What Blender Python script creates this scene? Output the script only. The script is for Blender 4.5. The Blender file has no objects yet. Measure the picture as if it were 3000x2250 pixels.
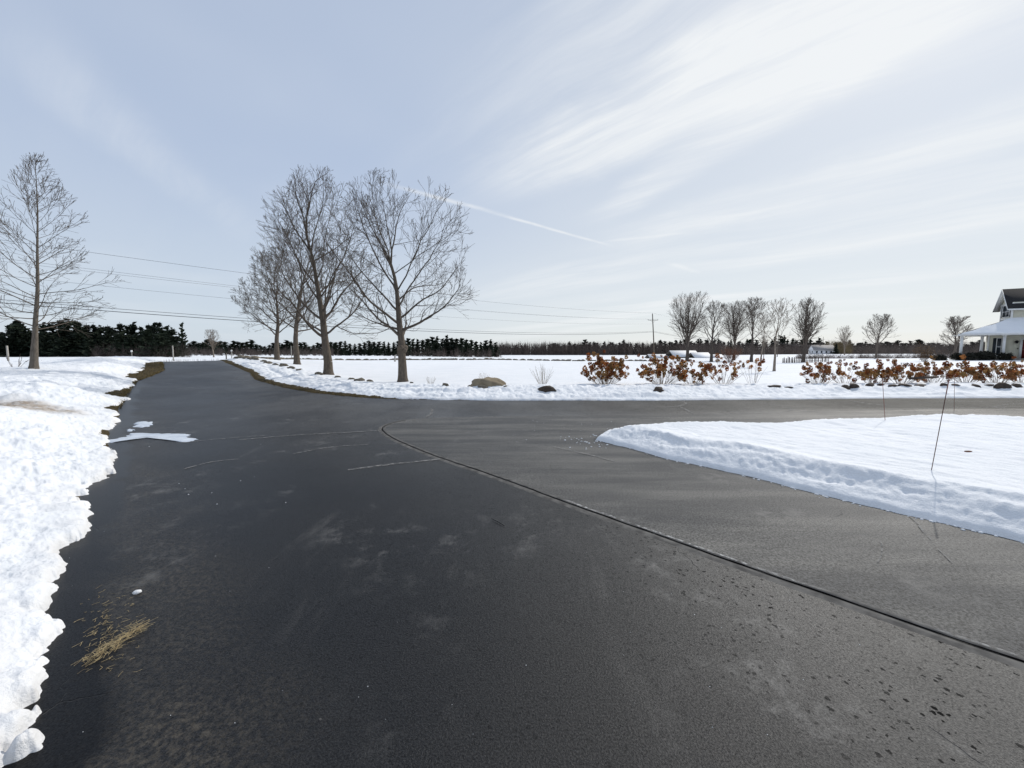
import bpy, math, random
import numpy as np
from mathutils import Vector
PI = math.pi
rad = math.radians
scene = bpy.context.scene
COL = scene.collection

# ------------------------------------------------------------------ camera
F = 1126.0                     # focal length in photo pixels (3000 x 2250)
CAM_H = 1.6
HORIZON = 1030.0
TH = math.atan((1125.0 - HORIZON) / F)
cam_data = bpy.data.cameras.new("Camera")
cam_data.sensor_fit = 'HORIZONTAL'
cam_data.sensor_width = 36.0
cam_data.lens = 36.0 * F / 3000.0
cam_data.clip_start = 0.05
cam_data.clip_end = 6000.0
cam = bpy.data.objects.new("Camera", cam_data)
COL.objects.link(cam)
cam.location = (0, 0, CAM_H)
cam.rotation_euler = (PI / 2 - TH, 0, 0)
scene.camera = cam

SUN_AZ = rad(48)               # to the right of straight ahead
SUN_EL = rad(39)

# ------------------------------------------------------------------ helpers: pixels to rays
CT, ST = math.cos(TH), math.sin(TH)
def ray(px, py):
    r = px - 1500.0
    u = 1125.0 - py
    return np.array([r, F * CT + u * ST, -F * ST + u * CT])
def flat(px, py, h=0.0):       # where the ray meets the level plane at height h
    d = ray(px, py)
    t = (h - CAM_H) / d[2]
    return np.array([d[0] * t, d[1] * t])
def depth(px, py, y):          # the point on the ray at forward distance y
    d = ray(px, py)
    t = y / d[1]
    return np.array([d[0] * t, y, CAM_H + d[2] * t])

# ------------------------------------------------------------------ world
world = bpy.data.worlds.new("World")
scene.world = world
world.use_nodes = True
class N:
    """small node-graph helper"""
    def __init__(s, tree):
        s.t = tree; s.n = tree.nodes; s.l = tree.links
    def new(s, typ, **kw):
        nd = s.n.new(typ)
        for k, v in kw.items():
            if k == 'inp':
                for i, val in v.items(): s.set(nd, i, val)
            else: setattr(nd, k, v)
        return nd
    def set(s, nd, i, val):
        sock = nd.inputs[i]
        if hasattr(val, 'is_output') or isinstance(val, bpy.types.NodeSocket): s.l.new(val, sock)
        else: sock.default_value = val
    def math(s, op, a, b=None, c=None, clamp=False):
        nd = s.n.new('ShaderNodeMath'); nd.operation = op; nd.use_clamp = clamp
        s.set(nd, 0, a)
        if b is not None: s.set(nd, 1, b)
        if c is not None: s.set(nd, 2, c)
        return nd.outputs[0]
    def vmath(s, op, a, b=None, out=0):
        nd = s.n.new('ShaderNodeVectorMath'); nd.operation = op
        s.set(nd, 0, a)
        if b is not None: s.set(nd, 1, b)
        return nd.outputs[out]
    def mix(s, fac, a, b, blend='MIX'):
        nd = s.n.new('ShaderNodeMix'); nd.data_type = 'RGBA'; nd.blend_type = blend
        s.set(nd, 0, fac); s.set(nd, 6, a); s.set(nd, 7, b)
        return nd.outputs[2]
    def noise(s, vec, scale, detail=4, rough=0.5, dist=0.0):
        nd = s.n.new('ShaderNodeTexNoise')
        s.set(nd, 'Vector', vec); nd.inputs['Scale'].default_value = scale
        nd.inputs['Detail'].default_value = detail; nd.inputs['Roughness'].default_value = rough
        nd.inputs['Distortion'].default_value = dist
        return nd.outputs[0]
    def ramp(s, fac, lo, hi, a=0.0, b=1.0, smooth=True):
        nd = s.n.new('ShaderNodeMapRange'); nd.interpolation_type = 'SMOOTHSTEP' if smooth else 'LINEAR'
        s.set(nd, 0, fac); s.set(nd, 1, lo); s.set(nd, 2, hi); s.set(nd, 3, a); s.set(nd, 4, b)
        return nd.outputs[0]
    def mapping(s, vec, scale=(1, 1, 1), rot=(0, 0, 0), loc=(0, 0, 0)):
        nd = s.n.new('ShaderNodeMapping'); s.set(nd, 0, vec)
        nd.inputs['Scale'].default_value = scale; nd.inputs['Rotation'].default_value = rot
        nd.inputs['Location'].default_value = loc
        return nd.outputs[0]
    def attr(s, name):
        nd = s.n.new('ShaderNodeAttribute'); nd.attribute_name = name
        return nd.outputs['Fac']

def build_world():
    g = N(world.node_tree)
    for nd in list(g.n): g.n.remove(nd)
    out = g.new('ShaderNodeOutputWorld')
    bg = g.new('ShaderNodeBackground')
    g.l.new(bg.outputs[0], out.inputs[0])
    sky = g.new('ShaderNodeTexSky')
    sky.sky_type = 'NISHITA'; sky.sun_disc = False
    sky.sun_elevation = SUN_EL; sky.sun_rotation = SUN_AZ
    sky.altitude = 100; sky.air_density = 1.0; sky.dust_density = 0.7; sky.ozone_density = 1.5
    tc = g.new('ShaderNodeTexCoord')
    dirv = tc.outputs['Generated']
    sep = g.new('ShaderNodeSeparateXYZ'); g.l.new(dirv, sep.inputs[0])
    zz = g.math('MAXIMUM', sep.outputs[2], 0.0)
    inv = g.math('DIVIDE', 1.0, g.math('ADD', zz, 0.10))
    pl = g.new('ShaderNodeCombineXYZ')
    g.l.new(g.math('MULTIPLY', sep.outputs[0], inv), pl.inputs[0])
    g.l.new(g.math('MULTIPLY', sep.outputs[1], inv), pl.inputs[1])
    plane = pl.outputs[0]                     # the cloud deck seen from below
    # streaks of cirrus lie along one wind direction
    ang = math.atan2(0.63, -0.777)
    warp = g.noise(plane, 0.55, 3, 0.5)
    wv = g.new('ShaderNodeCombineXYZ'); g.l.new(g.math('MULTIPLY', g.math('SUBTRACT', warp, 0.5), 0.45), wv.inputs[0])
    g.l.new(g.math('MULTIPLY', g.math('SUBTRACT', g.noise(g.vmath('ADD', plane, (7.3, 2.1, 0)), 0.6, 3), 0.5), 0.45), wv.inputs[1])
    pw = g.vmath('ADD', plane, wv.outputs[0])
    rotv = g.new('ShaderNodeVectorRotate'); rotv.rotation_type = 'Z_AXIS'
    g.l.new(pw, rotv.inputs['Vector']); rotv.inputs['Angle'].default_value = -ang
    st = rotv.outputs[0]
    broad = g.noise(g.mapping(st, (0.16, 0.75, 1), loc=(3.1, 0.35, 0)), 1.0, 3, 0.5)
    fine = g.noise(g.mapping(st, (0.40, 2.4, 1), loc=(1.7, 5.2, 0)), 1.0, 9, 0.64, 0.0)
    fibre = g.noise(g.mapping(st, (0.9, 7.5, 1), loc=(0.3, 1.2, 0)), 1.0, 8, 0.62, 0.0)
    soft = g.noise(g.mapping(plane, (1, 1, 1), loc=(4.2, 9.1, 0)), 0.7, 3, 0.5)
    m = g.math('MULTIPLY', g.ramp(broad, 0.40, 0.66), g.ramp(fine, 0.36, 0.66))
        # the veil is thicker towards the sun's side of the sky
    side = g.vmath('DOT_PRODUCT', dirv, (math.sin(SUN_AZ), math.cos(SUN_AZ), 0.15), out=1)
    m = g.math('MULTIPLY', m, g.ramp(side, 0.45, 0.95, 0.06, 1.0))
    m = g.math('ADD', m, g.math('MULTIPLY', g.ramp(soft, 0.45, 0.75), g.ramp(side, 0.0, 0.5, 0.25, 0.10)))
    # vapour trail: a straight line on the cloud deck
    def deck(px, py):
        d = ray(px, py); d = d / np.linalg.norm(d)
        return d[:2] / (max(d[2], 0) + 0.10)
    def trail(p0, p1, w, amp, m):
        a, b = deck(*p0), deck(*p1)
        t = (b - a); L = np.linalg.norm(t); t = t / L; nrm = np.array([-t[1], t[0]])
        wob = g.math('MULTIPLY', g.math('SUBTRACT', g.noise(plane, 1.6, 5, 0.6), 0.5), w * 1.6)
        dd = g.math('ADD', g.math('SUBTRACT', g.vmath('DOT_PRODUCT', plane, (nrm[0], nrm[1], 0), out=1), float(nrm @ a)), wob)
        al = g.math('DIVIDE', g.math('SUBTRACT', g.vmath('DOT_PRODUCT', plane, (t[0], t[1], 0), out=1), float(t @ a)), L)
        core = g.ramp(g.math('ABSOLUTE', dd), 0.0, w, 1.0, 0.0)
        ends = g.math('MULTIPLY', g.ramp(al, -0.25, 0.25), g.ramp(al, 0.8, 1.25, 1.0, 0.0))
        brk = g.ramp(g.noise(plane, 4.0, 4, 0.6), 0.3, 0.6, 0.35, 1.0)
        k = g.math('MULTIPLY', g.math('MULTIPLY', core, ends), g.math('MULTIPLY', brk, amp))
        return g.math('ADD', m, k)
    def band(p0, p1, w, amp, m):             # a broad sheaf of cirrus fibres
        a, b = deck(*p0), deck(*p1)
        t = (b - a); L = np.linalg.norm(t); t = t / L; nrm = np.array([-t[1], t[0]])
        wob = g.math('MULTIPLY', g.math('SUBTRACT', g.noise(plane, 0.9, 5, 0.6), 0.5), w * 2.0)
        dd = g.math('ADD', g.math('SUBTRACT', g.vmath('DOT_PRODUCT', plane, (nrm[0], nrm[1], 0), out=1), float(nrm @ a)), wob)
        al = g.math('DIVIDE', g.math('SUBTRACT', g.vmath('DOT_PRODUCT', plane, (t[0], t[1], 0), out=1), float(t @ a)), L)
        core = g.ramp(g.math('ABSOLUTE', dd), w * 0.15, w, 1.0, 0.0)
        ends = g.math('MULTIPLY', g.ramp(al, -0.15, 0.45), g.ramp(al, 1.1, 2.2, 1.0, 0.15))
        tex = g.math('MULTIPLY', g.ramp(fibre, 0.30, 0.68, 0.45, 1.0), g.ramp(fine, 0.30, 0.62, 0.30, 1.0))
        return g.math('ADD', m, g.math('MULTIPLY', g.math('MULTIPLY', core, ends), g.math('MULTIPLY', tex, amp)))
    m = g.math('MULTIPLY', m, 0.75)
    m = band((1430, 555), (2100, 265), 0.30, 0.75, m)
    m = band((1720, 650), (2130, 400), 0.17, 0.75, m)
    m = band((1900, 250), (2350, 20), 0.16, 0.70, m)
    m = band((1750, 735), (2700, 440), 0.34, 0.70, m)
    m = band((2050, 800), (2900, 640), 0.30, 0.6, m)
    m = band((-150, -40), (520, 500), 0.20, 0.24, m)
    m = trail((1170, 548), (1480, 632), 0.034, 0.50, m)
    m = trail((1480, 634), (1760, 712), 0.026, 0.70, m)
    m = trail((1790, 706), (2000, 684), 0.035, 0.30, m)
    m = trail((1960, 770), (2040, 798), 0.05, 0.35, m)
    m = g.math('MINIMUM', m, 0.92)
    veilc = g.mix(g.ramp(side, 0.35, 1.0), (5.3, 6.25, 7.95, 1), (7.1, 7.65, 8.3, 1))
    veilc = g.mix(g.ramp(zz, 0.0, 0.42, 0.85, 0.0), veilc, g.mix(g.ramp(side, 0.0, 0.9), (6.7, 7.5, 8.3, 1), (8.0, 8.35, 8.5, 1)))
    col = g.mix(g.ramp(zz, 0.1, 0.8, 0.86, 0.72), sky.outputs[0], veilc)
    col = g.mix(m, col, (8.9, 9.15, 9.35, 1))
    g.l.new(col, bg.inputs[0])
    bg.inputs[1].default_value = 0.10
build_world()

sun_data = bpy.data.lights.new("Sun", 'SUN')
sun_data.energy = 2.9
sun_data.angle = rad(0.6)
sun_data.color = (1.0, 0.95, 0.87)
sun = bpy.data.objects.new("Sun", sun_data)
COL.objects.link(sun)
sd = Vector((math.sin(SUN_AZ) * math.cos(SUN_EL), math.cos(SUN_AZ) * math.cos(SUN_EL), math.sin(SUN_EL)))
sun.rotation_euler = sd.to_track_quat('Z', 'Y').to_euler()
sun.location = (20, 20, 30)

scene.render.engine = 'CYCLES'
scene.view_settings.view_transform = 'Standard'
scene.view_settings.look = 'None'
scene.view_settings.exposure = 0.0
scene.view_settings.gamma = 1.0
scene.view_settings.use_curve_mapping = False

# ------------------------------------------------------------------ objects and meshes
def link(o, parent=None):
    COL.objects.link(o)
    if parent is not None: o.parent = parent
    return o
def tag(o, label=None, cat=None, group=None, kind=None):
    if label: o['label'] = label
    if cat: o['category'] = cat
    if group: o['group'] = group
    if kind: o['kind'] = kind
    return o
def empty(name, loc, rz=0.0, **kw):
    o = bpy.data.objects.new(name, None)
    o.empty_display_size = 0.2
    o.location = loc; o.rotation_euler = (0, 0, rz)
    link(o)
    return tag(o, **kw)
def mesh_np(name, V, Q=None, T=None, smooth=False):
    me = bpy.data.meshes.new(name)
    V = np.asarray(V, dtype=np.float32)
    loops = []; starts = []; pos = 0
    if Q is not None and len(Q):
        Q = np.asarray(Q, dtype=np.int32); loops.append(Q.ravel()); starts.append(pos + 4 * np.arange(len(Q))); pos += 4 * len(Q)
    if T is not None and len(T):
        T = np.asarray(T, dtype=np.int32); loops.append(T.ravel()); starts.append(pos + 3 * np.arange(len(T))); pos += 3 * len(T)
    L = np.concatenate(loops); S = np.concatenate(starts).astype(np.int32)
    me.vertices.add(len(V)); me.vertices.foreach_set('co', V.ravel())
    me.loops.add(len(L)); me.loops.foreach_set('vertex_index', L)
    me.polygons.add(len(S)); me.polygons.foreach_set('loop_start', S)
    if smooth: me.polygons.foreach_set('use_smooth', np.ones(len(S), dtype=bool))
    me.update(calc_edges=True); me.validate()
    return me
def obj(name, me, mat=None, parent=None, loc=None, rot=None, scale=None):
    o = bpy.data.objects.new(name, me)
    if mat is not None and len(me.materials) == 0: me.materials.append(mat)
    if loc is not None: o.location = loc
    if rot is not None: o.rotation_euler = rot
    if scale is not None: o.scale = scale
    return link(o, parent)
def vattr(me, name, vals):
    a = me.attributes.new(name, 'FLOAT', 'POINT')
    a.data.foreach_set('value', np.asarray(vals, dtype=np.float32))

def cross3(a, b):
    a0, a1, a2 = a[..., 0], a[..., 1], a[..., 2]; b0, b1, b2 = b[..., 0], b[..., 1], b[..., 2]
    return np.stack([a1 * b2 - a2 * b1, a2 * b0 - a0 * b2, a0 * b1 - a1 * b0], -1)
class MB:
    """collects boxes, quads and tubes into one mesh"""
    def __init__(s): s.V = []; s.Q = []; s.T = []; s.n = 0
    def _add(s, V, Q=None, T=None):
        V = np.asarray(V, dtype=float)
        if Q is not None and len(Q): s.Q.append(np.asarray(Q) + s.n)
        if T is not None and len(T): s.T.append(np.asarray(T) + s.n)
        s.V.append(V); s.n += len(V)
    def box(s, x0, x1, y0, y1, z0, z1):
        V = [(x, y, z) for z in (z0, z1) for y in (y0, y1) for x in (x0, x1)]
        s._add(V, [(0, 2, 3, 1), (4, 5, 7, 6), (0, 1, 5, 4), (2, 6, 7, 3), (0, 4, 6, 2), (1, 3, 7, 5)])
        return s
    def hexa(s, bottom, top):           # 4 bottom points, 4 top points, same order
        V = list(bottom) + list(top)
        s._add(V, [(3, 2, 1, 0), (4, 5, 6, 7), (0, 1, 5, 4), (1, 2, 6, 5), (2, 3, 7, 6), (3, 0, 4, 7)])
        return s
    def slab(s, pts, th):               # polygon (3 or 4 points) thickened downwards
        P = np.asarray(pts, float); D = P - np.array([0, 0, th]); k = len(P)
        V = np.vstack([P, D])
        if k == 4: s._add(V, [(0, 1, 2, 3), (7, 6, 5, 4)] + [(i, (i + 1) % 4 + 0, (i + 1) % 4 + 4, i + 4)[::-1] for i in range(4)])
        else: s._add(V, [(i, i + 3, (i + 1) % 3 + 3, (i + 1) % 3) for i in range(3)], [(0, 1, 2), (5, 4, 3)])
        return s
    def tube(s, P, R, sides=6, cap=False):
        P = np.asarray(P, float); n = len(P)
        R = np.full(n, R) if np.isscalar(R) else np.asarray(R, float)
        Tn = np.gradient(P, axis=0)
        Tn /= np.maximum(np.linalg.norm(Tn, axis=1, keepdims=True), 1e-9)
        ov = P[-1] - P[0]
        ref = np.array([1.0, 0.13, 0.07]) if abs(ov[2]) > 0.8 * np.linalg.norm(ov) else np.array([0.05, 0.11, 1.0])
        A = cross3(Tn, ref); A /= np.maximum(np.linalg.norm(A, axis=1, keepdims=True), 1e-9)
        B = cross3(Tn, A)
        th = np.arange(sides) * 2 * PI / sides
        V = P[:, None, :] + R[:, None, None] * (np.cos(th)[None, :, None] * A[:, None, :] + np.sin(th)[None, :, None] * B[:, None, :])
        i = np.arange(n - 1)[:, None] * sides; j = np.arange(sides)[None, :]; k = (j + 1) % sides
        Q = np.stack([i + j, i + k, i + sides + k, i + sides + j], -1).reshape(-1, 4)
        V = V.reshape(-1, 3); T = None
        if cap:
            V = np.vstack([V, P[:1], P[-1:]])
            c0, c1 = n * sides, n * sides + 1; b = (n - 1) * sides
            T = [(c0, (q + 1) % sides, q) for q in range(sides)] + [(c1, b + q, b + (q + 1) % sides) for q in range(sides)]
        s._add(V, Q, T)
        return s
    def tris(s, V, T): s._add(V, None, T); return s
    def quads(s, V, Q): s._add(V, Q); return s
    def mesh(s, name, smooth=False):
        return mesh_np(name, np.vstack(s.V), np.vstack(s.Q) if s.Q else None, np.vstack(s.T) if s.T else None, smooth)
    def build(s, name, mat, parent=None, smooth=False, **kw):
        return obj(name, s.mesh(name, smooth), mat, parent, **kw)

# ------------------------------------------------------------------ 2-D noise in numpy
def vnoise(x, y, seed=0):
    xi = np.floor(x); yi = np.floor(y); fx = x - xi; fy = y - yi
    xi = xi.astype(np.int64); yi = yi.astype(np.int64)
    def h(a, b):
        n = (a * 374761393 + b * 668265263 + seed * 1442695041) & 0xffffffff
        n = ((n ^ (n >> 13)) * 1274126177) & 0xffffffff
        n = n ^ (n >> 16)
        return (n & 0xffff) / 32767.5 - 1.0
    ux = fx * fx * fx * (fx * (fx * 6 - 15) + 10); uy = fy * fy * fy * (fy * (fy * 6 - 15) + 10)
    a = h(xi, yi); b = h(xi + 1, yi); c = h(xi, yi + 1); d = h(xi + 1, yi + 1)
    return (a + (b - a) * ux) * (1 - uy) + (c + (d - c) * ux) * uy
def fbm(x, y, scale, octaves=4, seed=0, gain=0.5):
    r = np.zeros_like(x); amp = 1.0; f = 1.0 / scale; tot = 0
    ca, sa = 0.8, 0.6
    for o in range(octaves):
        r += amp * vnoise(x * f + 17.3 * o, y * f - 9.1 * o, seed + o); tot += amp
        x, y = ca * x - sa * y, sa * x + ca * y
        amp *= gain; f *= 2.03
    return r / tot
def sstep(a, b, x):
    t = np.clip((x - a) / (b - a), 0, 1); return t * t * (3 - 2 * t)

# ------------------------------------------------------------------ terrain (bare ground height)
CP = [(0,0,0),(-5,3,0),(5,3,0),(0,8,0),(8,8,0),(14,12,0),(-6,8,0),(0,13,0),(10,13,0),(20,12,0),(30,10,.05),(-3,-5,0),(6,-5,0),(-8,3,.02),
      (-12,14,.10),(-17,20,.36),(-20,17,.45),(-23.3,27.6,.86),(-28,33,.70),(-33,39,.40),(-19,15.5,.50),(-13,8,.12),(-25,18,.60),(-40,20,.5),
      (-5.3,18.5,-.03),(-10,21,.14),(-16.2,29,.48),(-21,34,.70),(-23.5,33,.86),(-27,50,.42),(-24,55,.2),(-19,58,.17),(-5,60,.12),(10,60,-.12),(21,58,-.06),
      (0,18,0),(10,18,0),(20,18,0),(30,22,.1),(18.4,27,-.02),(22,34,.05),(29,63,-.3),(33,63,-.3),(46,60,-.3),(40,90,-.15),(55,90,-.15),(52,120,-1.6),(75,120,-1.5),
      (45,40,.25),(52,45,.35),(62,48,.4),(75,55,.4),(56,55,.2),(60,30,.3),
      (-60,60,-.1),(-100,90,-.4),(-180,150,-.7),(-130,150,-.6),(-90,150,-.6),(-60,240,-1.4),(-30,240,-1.8),(-10,250,-2.0),(60,420,-2.4),(150,420,-2.4),(280,420,-2.2),
      (200,250,-.3),(240,260,-.3),(-400,300,-1.),(0,1200,-4),(-900,800,-3),(1000,800,-3),(400,200,0),(0,120,-.5),(-30,100,-.2)]
CP = np.array(CP, float)
def warp2(x, y):
    r = np.hypot(x, y); a = np.arctan2(x, y + 3.0)
    return a * 2.2, np.log(r + 6.0) * 1.6
def tps_fit():
    u, v = warp2(CP[:, 0], CP[:, 1]); n = len(CP)
    r2 = (u[:, None] - u) ** 2 + (v[:, None] - v) ** 2 + 1e-12
    K = 0.5 * r2 * np.log(r2) + 0.004 * np.eye(n)
    Pm = np.stack([np.ones(n), u, v], 1)
    A = np.zeros((n + 3, n + 3)); A[:n, :n] = K; A[:n, n:] = Pm; A[n:, :n] = Pm.T
    b = np.zeros(n + 3); b[:n] = CP[:, 2]
    return u, v, np.linalg.solve(A, b)
TU, TV, TW = tps_fit()
def terr(x, y):
    x = np.asarray(x, float); y = np.asarray(y, float); sh = x.shape
    u, v = warp2(x.ravel(), y.ravel()); out = np.empty(len(u)); n = len(TU)
    for i in range(0, len(u), 60000):
        a = u[i:i + 60000]; b = v[i:i + 60000]
        r2 = (a[:, None] - TU) ** 2 + (b[:, None] - TV) ** 2 + 1e-12
        out[i:i + 60000] = (0.5 * r2 * np.log(r2)) @ TW[:n] + TW[n] + TW[n + 1] * a + TW[n + 2] * b
    near = np.clip((np.hypot(x, y).ravel() - 6) / 6, 0, 1)
    out *= near
    return out.reshape(sh)
def T1(x, y): return float(terr(np.array([x]), np.array([y]))[0])
def gpx(px, py, dh=0.0):       # pixel to ground point (terrain + dh)
    h = dh
    for _ in range(60):
        p = flat(px, py, min(h, 1.45))
        h = 0.6 * h + 0.4 * (T1(p[0], p[1]) + dh)
    return p

# ------------------------------------------------------------------ edges of the asphalt
L_PX = [(60,2250),(120,2050),(135,1900),(150,1760),(205,1620),(255,1500),(285,1410),(320,1335),(312,1285),(345,1240),(350,1190),(375,1150),(400,1117)]
L_PTS = [(-1.55,-6.0),(-1.6,-1.0)] + [tuple(gpx(*p)) for p in L_PX] + [(-19.6,21.6),(-22.6,24.9),(-25.4,27.9),(-34,37),(-60,66)]
R_PX = [(747,1113),(831,1136),(915,1151),(1000,1160),(1126,1168),(1300,1172),(1500,1174),(1900,1174),(2250,1171),(2600,1167),(3000,1166)]
R_PTS = [(-57,70),(-30.6,39.5),(-21.0,28.2),(-15.5,22.6)] + [tuple(gpx(*p)) for p in R_PX] + [(40,12.4),(80,10)]
I_FRONT = [(1747,1289),(1847,1314),(1964,1347),(2082,1370),(2229,1405),(2405,1450),(2581,1491),(2758,1532),(3000,1588)]
I_PTS = [tuple(flat(*p)) for p in I_FRONT] + [(6.2,0.9),(9,-2.0),(22,-2.0),(16,5.5),(11.6,8.0),(10.0,8.75),(7.2,8.15),(4.9,7.65),(2.4,7.55),(1.75,7.35)]
def sdist(x, y, pts, closed=False):
    """signed distance (positive left of travel) and arc length at the nearest point"""
    P = np.array(pts, float)
    if closed: P = np.vstack([P, P[:1]])
    best = np.full(x.shape, 1e18); sg = np.ones(x.shape); s = np.zeros(x.shape); acc = 0.0
    for a, b in zip(P[:-1], P[1:]):
        e = b - a; L = np.hypot(*e)
        t = ((x - a[0]) * e[0] + (y - a[1]) * e[1]) / L ** 2
        tc = np.clip(t, 0, 1)
        dx = x - a[0] - tc * e[0]; dy = y - a[1] - tc * e[1]
        d2 = dx * dx + dy * dy
        cr = e[0] * (y - a[1]) - e[1] * (x - a[0])
        m = d2 < best - 1e-12
        best = np.where(m, d2, best); s = np.where(m, acc + tc * L, s)
        sg = np.where(m, np.sign(cr) + (cr == 0), sg)
        acc += L
    d = np.sqrt(best)
    if closed:
        ins = np.zeros(x.shape, bool)
        for a, b in zip(P[:-1], P[1:]):
            c = ((a[1] > y) != (b[1] > y))
            with np.errstate(divide='ignore', invalid='ignore'):
                xi = (b[0] - a[0]) * (y - a[1]) / (b[1] - a[1] + 1e-30) + a[0]
            ins ^= c & (x < xi)
        return np.where(ins, d, -d), s
    return d * sg, s

def snow_left(x, y):
    d, s = sdist(x, y, L_PTS)
    # verge left bare in places along the drive (wide near the crest)
    bare = 0.80 * sstep(28.5, 30.5, s) * (1 - sstep(40, 44, s)) + 0.45 * np.exp(-((s - 23.6) / 1.0) ** 2) + 0.2 * np.exp(-((s - 19.8) / 0.5) ** 2)
    bare = np.maximum(bare, 0.0)
    teeth = 0.19 * fbm(x, y, 1.0, 2, 3) + 0.11 * fbm(x, y, 0.30, 3, 11) + 0.065 * fbm(x, y, 0.075, 3, 15) - 0.03 - 0.07 * (1 - sstep(8.0, 10.0, s))
    dl = d + teeth - bare
    lip = 0.075 + 0.035 * fbm(x, y, 0.5, 3, 21)
    h = lip * (1 - np.exp(-np.maximum(dl, 0) / 0.03))
    h += 0.17 * sstep(0.0, 0.75, dl) + 0.20 * sstep(0.45, 1.6, dl)
    h -= 0.10 * sstep(2.2, 4.5, dl)
    inner = sstep(0.1, 0.9, dl); far = 1 - sstep(6, 16, dl)
    h += inner * far * (0.14 * fbm(x, y, 2.6, 3, 31) + 0.028 * fbm(x, y, 0.55, 3, 37))
    h += sstep(0.0, 0.3, dl) * (0.020 * fbm(x, y, 0.22, 4, 41) + 0.014 * fbm(x, y, 0.06, 3, 43))
    # churned patches further up the drive
    ch = np.exp(-(((x + 11.5) / 5.0) ** 2 + ((y - 12.5) / 3.5) ** 2))
    h += ch * inner * 0.16 * np.abs(fbm(x, y, 0.42, 3, 47))
    # dip where a wheel went through, with soil thrown up
    pit = np.exp(-(((x + 11.6) / 2.4) ** 2 + ((y - 8.4) / 0.75) ** 2))
    h -= 0.24 * pit * inner
    lob = np.exp(-(((x + 8.6) / 1.9) ** 2 + ((y - 6.2) / 0.9) ** 2))
    h += 0.16 * lob * inner
    h = np.where(dl < 0, dl * 1.2, h)
    dirt = np.clip(1.7 * pit - 0.22 + 0.5 * fbm(x, y, 0.5, 4, 51) * pit ** 0.5, 0, 1) * inner
    edge = np.exp(-np.maximum(dl, 0) / 0.16) * 0.30 * np.clip(0.5 + fbm(x, y, 0.3, 3, 53), 0, 1)
    return h, np.clip(dirt + edge, 0, 1), d
def snow_right(x, y):
    d, s = sdist(x, y, R_PTS)
    s0 = 66.0                                  # arc length where the drive joins the cross road
    along = x
    bare = (0.34 + 0.15 * fbm(x, y, 1.6, 2, 61)) * (1 - sstep(-6.5, -3.8, x)) + 0.02
    teeth = 0.07 * fbm(x, y, 0.8, 3, 63) + 0.03 * fbm(x, y, 0.2, 2, 65)
    dl = d + teeth - bare
    low = 1 - sstep(-7, -3, x)                 # banks get lower up the drive
    h = (0.055) * (1 - np.exp(-np.maximum(dl, 0) / 0.03))
    k = 1 - 0.35 * low
    h += k * (0.10 * sstep(0.0, 0.5, dl) + 0.15 * sstep(0.5, 1.5, dl)) - 0.06 * sstep(2.4, 4.0, dl)
    # ploughed ledges run along the road
    led = fbm(s * 0.22, d * 1.9, 1.0, 3, 71)
    band = sstep(0.05, 0.3, dl) * (1 - sstep(2.0, 3.0, dl))
    h += band * (0.085 * led + 0.060 * fbm(x, y, 0.5, 3, 73) + 0.075 * np.abs(fbm(x, y, 0.26, 3, 74)))
    # two wheel ruts that follow the curve
    for c in (0.85, 1.75):
        h -= 0.05 * np.exp(-((dl - c) / 0.11) ** 2) * sstep(-22, -14, x) * (1 - sstep(-2, 1, x))
    h += sstep(2.0, 4.0, dl) * (0.02 * fbm(x, y, 3.0, 3, 75))
    h = np.where(dl < 0, dl * 1.2, h)
    dirt = np.exp(-np.maximum(dl, 0) / 0.10) * 0.35 * np.clip(0.3 + fbm(x, y, 0.5, 3, 77), 0, 1)
    return h, dirt, d
def snow_island(x, y):
    d, s = sdist(x, y, I_PTS, True)
    teeth = 0.05 * fbm(x, y, 0.6, 3, 81) + 0.018 * fbm(x, y, 0.12, 2, 83)
    dl = d + teeth
    h = 0.035 * (1 - np.exp(-np.maximum(dl, 0) / 0.02)) + 0.20 * np.clip(dl / 0.50, 0, 1) ** 0.9
    slope = sstep(0.03, 0.2, dl) * (1 - sstep(0.4, 0.75, dl))
    h += slope * (0.045 * fbm(s * 0.30, d * 2.4, 0.35, 3, 85) + 0.016 * np.abs(fbm(x, y, 0.14, 4, 86)) + 0.012 * fbm(x, y, 0.05, 2, 88))
    h += 0.05 * np.exp(-((dl - 0.55) / 0.25) ** 2) * (0.6 + 0.6 * fbm(x, y, 0.9, 2, 87))
    ins = sstep(0.5, 0.9, dl)
    u = 0.72 * x - 0.69 * y; v = 0.69 * x + 0.72 * y
    h += ins * (0.020 * fbm(u * 0.45, v, 0.13, 3, 89) + 0.03 * fbm(x, y, 1.5, 2, 91))
    h = np.where(dl < 0, dl * 1.2, h)
    return h, np.zeros_like(h), d
def nominal_snow(x, y):        # snow surface without the noise, for standing things on it
    x = np.array([float(x)]); y = np.array([float(y)])
    return float((terr(x, y) + np.maximum.reduce([snow_left(x, y)[0], snow_right(x, y)[0], snow_island(x, y)[0], np.full(1, -0.02)]))[0])
def spx(px, py, dh=0.25):      # first meeting of the pixel's ray with the snow surface
    d = ray(px, py); y = np.exp(np.linspace(math.log(3.0), math.log(60.0), 700)); t = y / d[1]
    x = d[0] * t; z = CAM_H + d[2] * t
    h = terr(x, y) + np.maximum.reduce([snow_left(x, y)[0], snow_right(x, y)[0], snow_island(x, y)[0], np.full(len(x), -0.02)])
    k = int(np.argmax(z < h)) if (z < h).any() else len(x) - 1
    return np.array([x[k], y[k], h[k]])

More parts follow.
